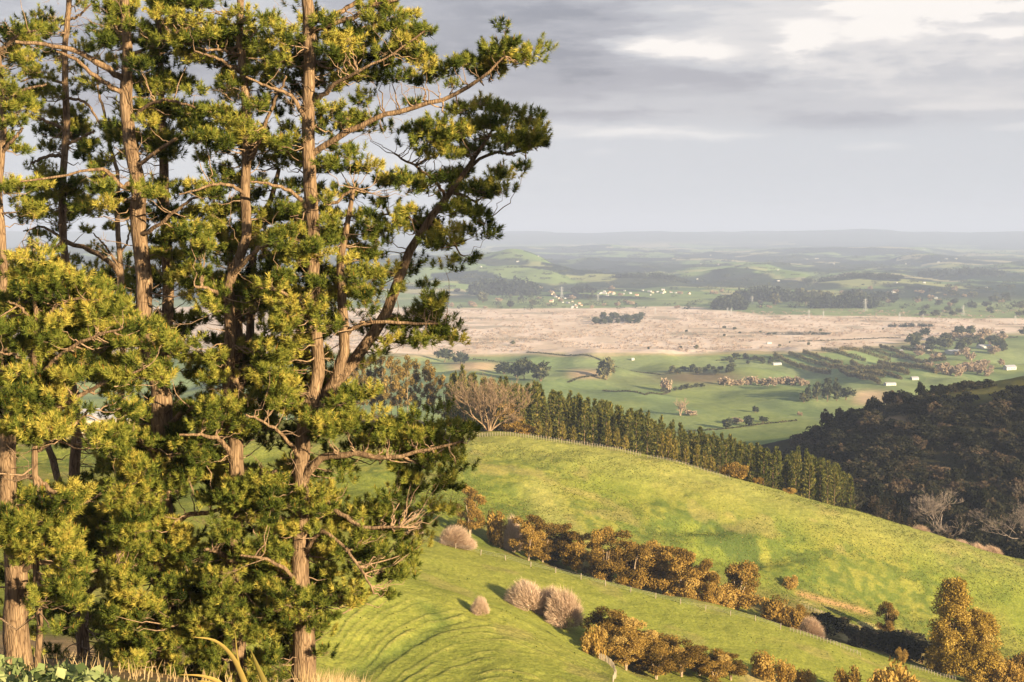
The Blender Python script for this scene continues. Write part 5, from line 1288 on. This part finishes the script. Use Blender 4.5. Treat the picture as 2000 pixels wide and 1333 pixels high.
# house, drive and rail fence behind the pines at the left
hp = stand(205, 470); t = thing_of('country_house', house(16, 9, 4.6, 3.0, M_CREAM, M_ROOF), tuple(hp)); tag(t, 'cream house with a grey roof glimpsed through the pines at the left', 'house'); t.rotation_euler = (0, 0, .12)
hp2 = stand(60, 468); t = thing_of('garage', house(11, 7, 3.2, 1.6, M_CREAM, M_RED), tuple(hp2)); tag(t, 'low pinkish outbuilding left of the cream house behind the pines', 'shed')
def rail_fence(pts, label):
    pts = [np.asarray(p) for p in pts]; t = empty('rail_fence', tuple(pts[0])); tag(t, label, 'fence')
    m = MB(); box(m, (-.07, -.07, -.3), (.07, .07, 1.35)); pm = m.mesh('post', M_RAIL); q = []
    seg = np.cumsum([0] + [np.linalg.norm((b - a)[:2]) for a, b in zip(pts, pts[1:])])
    for i in range(int(seg[-1] / 2.1) + 1):
        d = i * 2.1; x = np.interp(d, seg, [p[0] for p in pts]); y = np.interp(d, seg, [p[1] for p in pts]); z = zat(x, y); o = bpy.data.objects.new('post', pm); col.objects.link(o); o.parent = t
        o.location = (x - pts[0][0], y - pts[0][1], z - pts[0][2]); q.append(np.array(o.location))
    for h in (.35, .75, 1.15):
        m = MB(); tube(m, [a + np.array([0, -.09, h]) for a in q], .05, 4); m.obj('rail', M_RAIL, t)
rail_fence([stand(x, 426 + x * .05) for x in range(-30, 260, 20)], 'dark post and rail fence in front of the pale drive at the left')
# ------------------------------------------------------------------ foreground: flax, leafy shrub, dry grass
M_FLAX = leaf_mat('flax_blade', [(0, (.10, .10, .03)), (.5, (.28, .22, .06)), (1, (.46, .30, .10))], .25)
M_BROAD = leaf_mat('broad_leaf', [(0, (.05, .075, .03)), (.5, (.18, .22, .085)), (1, (.38, .39, .19))], .3, .2)
M_DRY = leaf_mat('dry_grass', [(0, (.14, .10, .045)), (.5, (.31, .22, .11)), (1, (.50, .38, .22))], .3)
def blade(mb, pts, w, tone, n=18):
    s = smooth_line(pts, n); t = np.gradient(s, axis=0); t /= np.linalg.norm(t, axis=1)[:, None]
    sd = np.cross(t, np.array([.25, 1, .1])); sd /= np.linalg.norm(sd, axis=1)[:, None]; nn = np.cross(sd, t)
    u = np.linspace(0, 1, n); ww = (w * np.minimum(1, 1.15 - u) * np.clip((1 - u) * 4, 0, 1) ** .5)[:, None]
    l, r, c = s - sd * ww, s + sd * ww, s - nn * ww * .5
    v = np.concatenate([l, c, r]); f = []
    for i in range(n - 1):
        for a, b in ((0, n), (n, 2 * n)): f += [[a + i, b + i, b + i + 1], [a + i, b + i + 1, a + i + 1]]
    mb.add(v, f, tone)
fb = P(480, 1420, 10.0); fb[2] = zat(fb[0], fb[1]); t = empty('flax_plant', tuple(fb)); tag(t, 'flax plant with long arching yellow-green blades at the bottom edge', 'plant', None)
for pl, w, tn in [([(505, 1420, 10), (480, 1340, 9.9), (455, 1285, 9.8), (420, 1252, 9.7), (372, 1244, 9.6)], .030, .7), ([(505, 1420, 10), (480, 1345, 10), (465, 1290, 10.1), (458, 1225, 10.1)], .018, .6), ([(540, 1430, 10), (520, 1345, 9.9), (502, 1300, 9.8), (487, 1264, 9.7)], .036, .45),
                  ([(500, 1430, 10), (440, 1345, 9.8), (400, 1322, 9.7), (345, 1318, 9.5)], .03, .8), ([(500, 1430, 10), (455, 1360, 9.7), (415, 1335, 9.6), (380, 1330, 9.5)], .03, .55), ([(515, 1430, 10), (530, 1360, 10.2), (560, 1330, 10.3)], .03, .5)]:
    m = MB(); blade(m, [P(*q) - fb for q in pl], w, tn); m.obj('leaf', M_FLAX, t, True)
pb = P(110, 1400, 9.0); pb[2] = zat(pb[0], pb[1]); t = empty('leafy_shrub', tuple(pb)); tag(t, 'pale green broad-leaved shrub in the bottom left corner', 'shrub')
mb = MB()
for k in range(620):
    px = R.uniform(-60, 232); top = line_y([-60, 0, 30, 60, 110, 160, 200, 235], [1285, 1290, 1296, 1312, 1304, 1308, 1318, 1332], px); py = top + abs(R.gauss(0, 34)); Y = R.uniform(8.6, 9.9)
    c = P(px, py, Y) - pb; d = np.array([R.gauss(0, .5), R.gauss(-.5, .4), R.uniform(-.1, .9)]); d /= np.linalg.norm(d); L = R.uniform(.05, .10); s = np.cross(d, rdir(1)[0]); s /= np.linalg.norm(s); nrm = np.cross(d, s)
    v = [c, c + d * L * .5 + s * L * .42 + nrm * L * .12, c + d * L, c + d * L * .5 - s * L * .42 + nrm * L * .12, c + d * L * .5]
    mb.add(v, [[0, 1, 4], [1, 2, 4], [2, 3, 4], [3, 0, 4]], float(np.clip(R.gauss(.6, .2), 0, 1)))
mb.obj('foliage', M_BROAD, t, True)
mb = MB()
for k in range(9): tube(mb, twig_curve((0, .2, -.05), P(R.uniform(-40, 210), R.uniform(1320, 1350), 9.3) - pb, .0, 5), [.02, .016, .012, .009, .006], 5)
mb.obj('stem', DARKW, t, True)
mb = MB()
for k in range(3000):
    Y = R.uniform(34, 60); px = R.choice([R.gauss(660, 35), R.uniform(590, 720), R.uniform(0, 560)]); a, _ = ray(px, 1300); b = np.array([a * Y, Y, zat(a * Y, Y)])
    hh = R.uniform(.1, .95) ** 1.5 * (1.15 if 590 < px < 720 else .6); d = np.array([R.gauss(.1, .22), R.gauss(0, .2), 1]); e = b + d * hh; sd = np.array([.011, .004, 0]); mid = b + d * hh * .55 + np.array([R.gauss(0, .02), 0, .03])
    mb.add([b - sd, b + sd, mid + sd * .7, mid - sd * .7, e], [[0, 1, 2], [0, 2, 3], [3, 2, 4]], float(np.clip(R.gauss(.6, .2), 0, 1)))
o = mb.obj('dry_grass', M_DRY); tag(o, 'tall pale dry grass around the feet of the pines', 'grass', None, 'stuff')

# ------------------------------------------------------------------ the air
def haze():
    me = bpy.data.meshes.new('haze'); mb = MB(); box(mb, (-60000, -1500, -262), (60000, 60000, 230))
    m, nt, out = new_mat('haze_air')
    v = nt.nodes.new('ShaderNodeVolumePrincipled'); v.inputs['Density'].default_value = HAZE
    v.inputs['Color'].default_value = (.43, .51, .75, 1); v.inputs['Anisotropy'].default_value = .0
    nt.links.new(v.outputs[0], out.inputs['Volume'])
    o = mb.obj('haze', m); o['kind'] = 'stuff'
HAZE = 9.5e-5
haze()
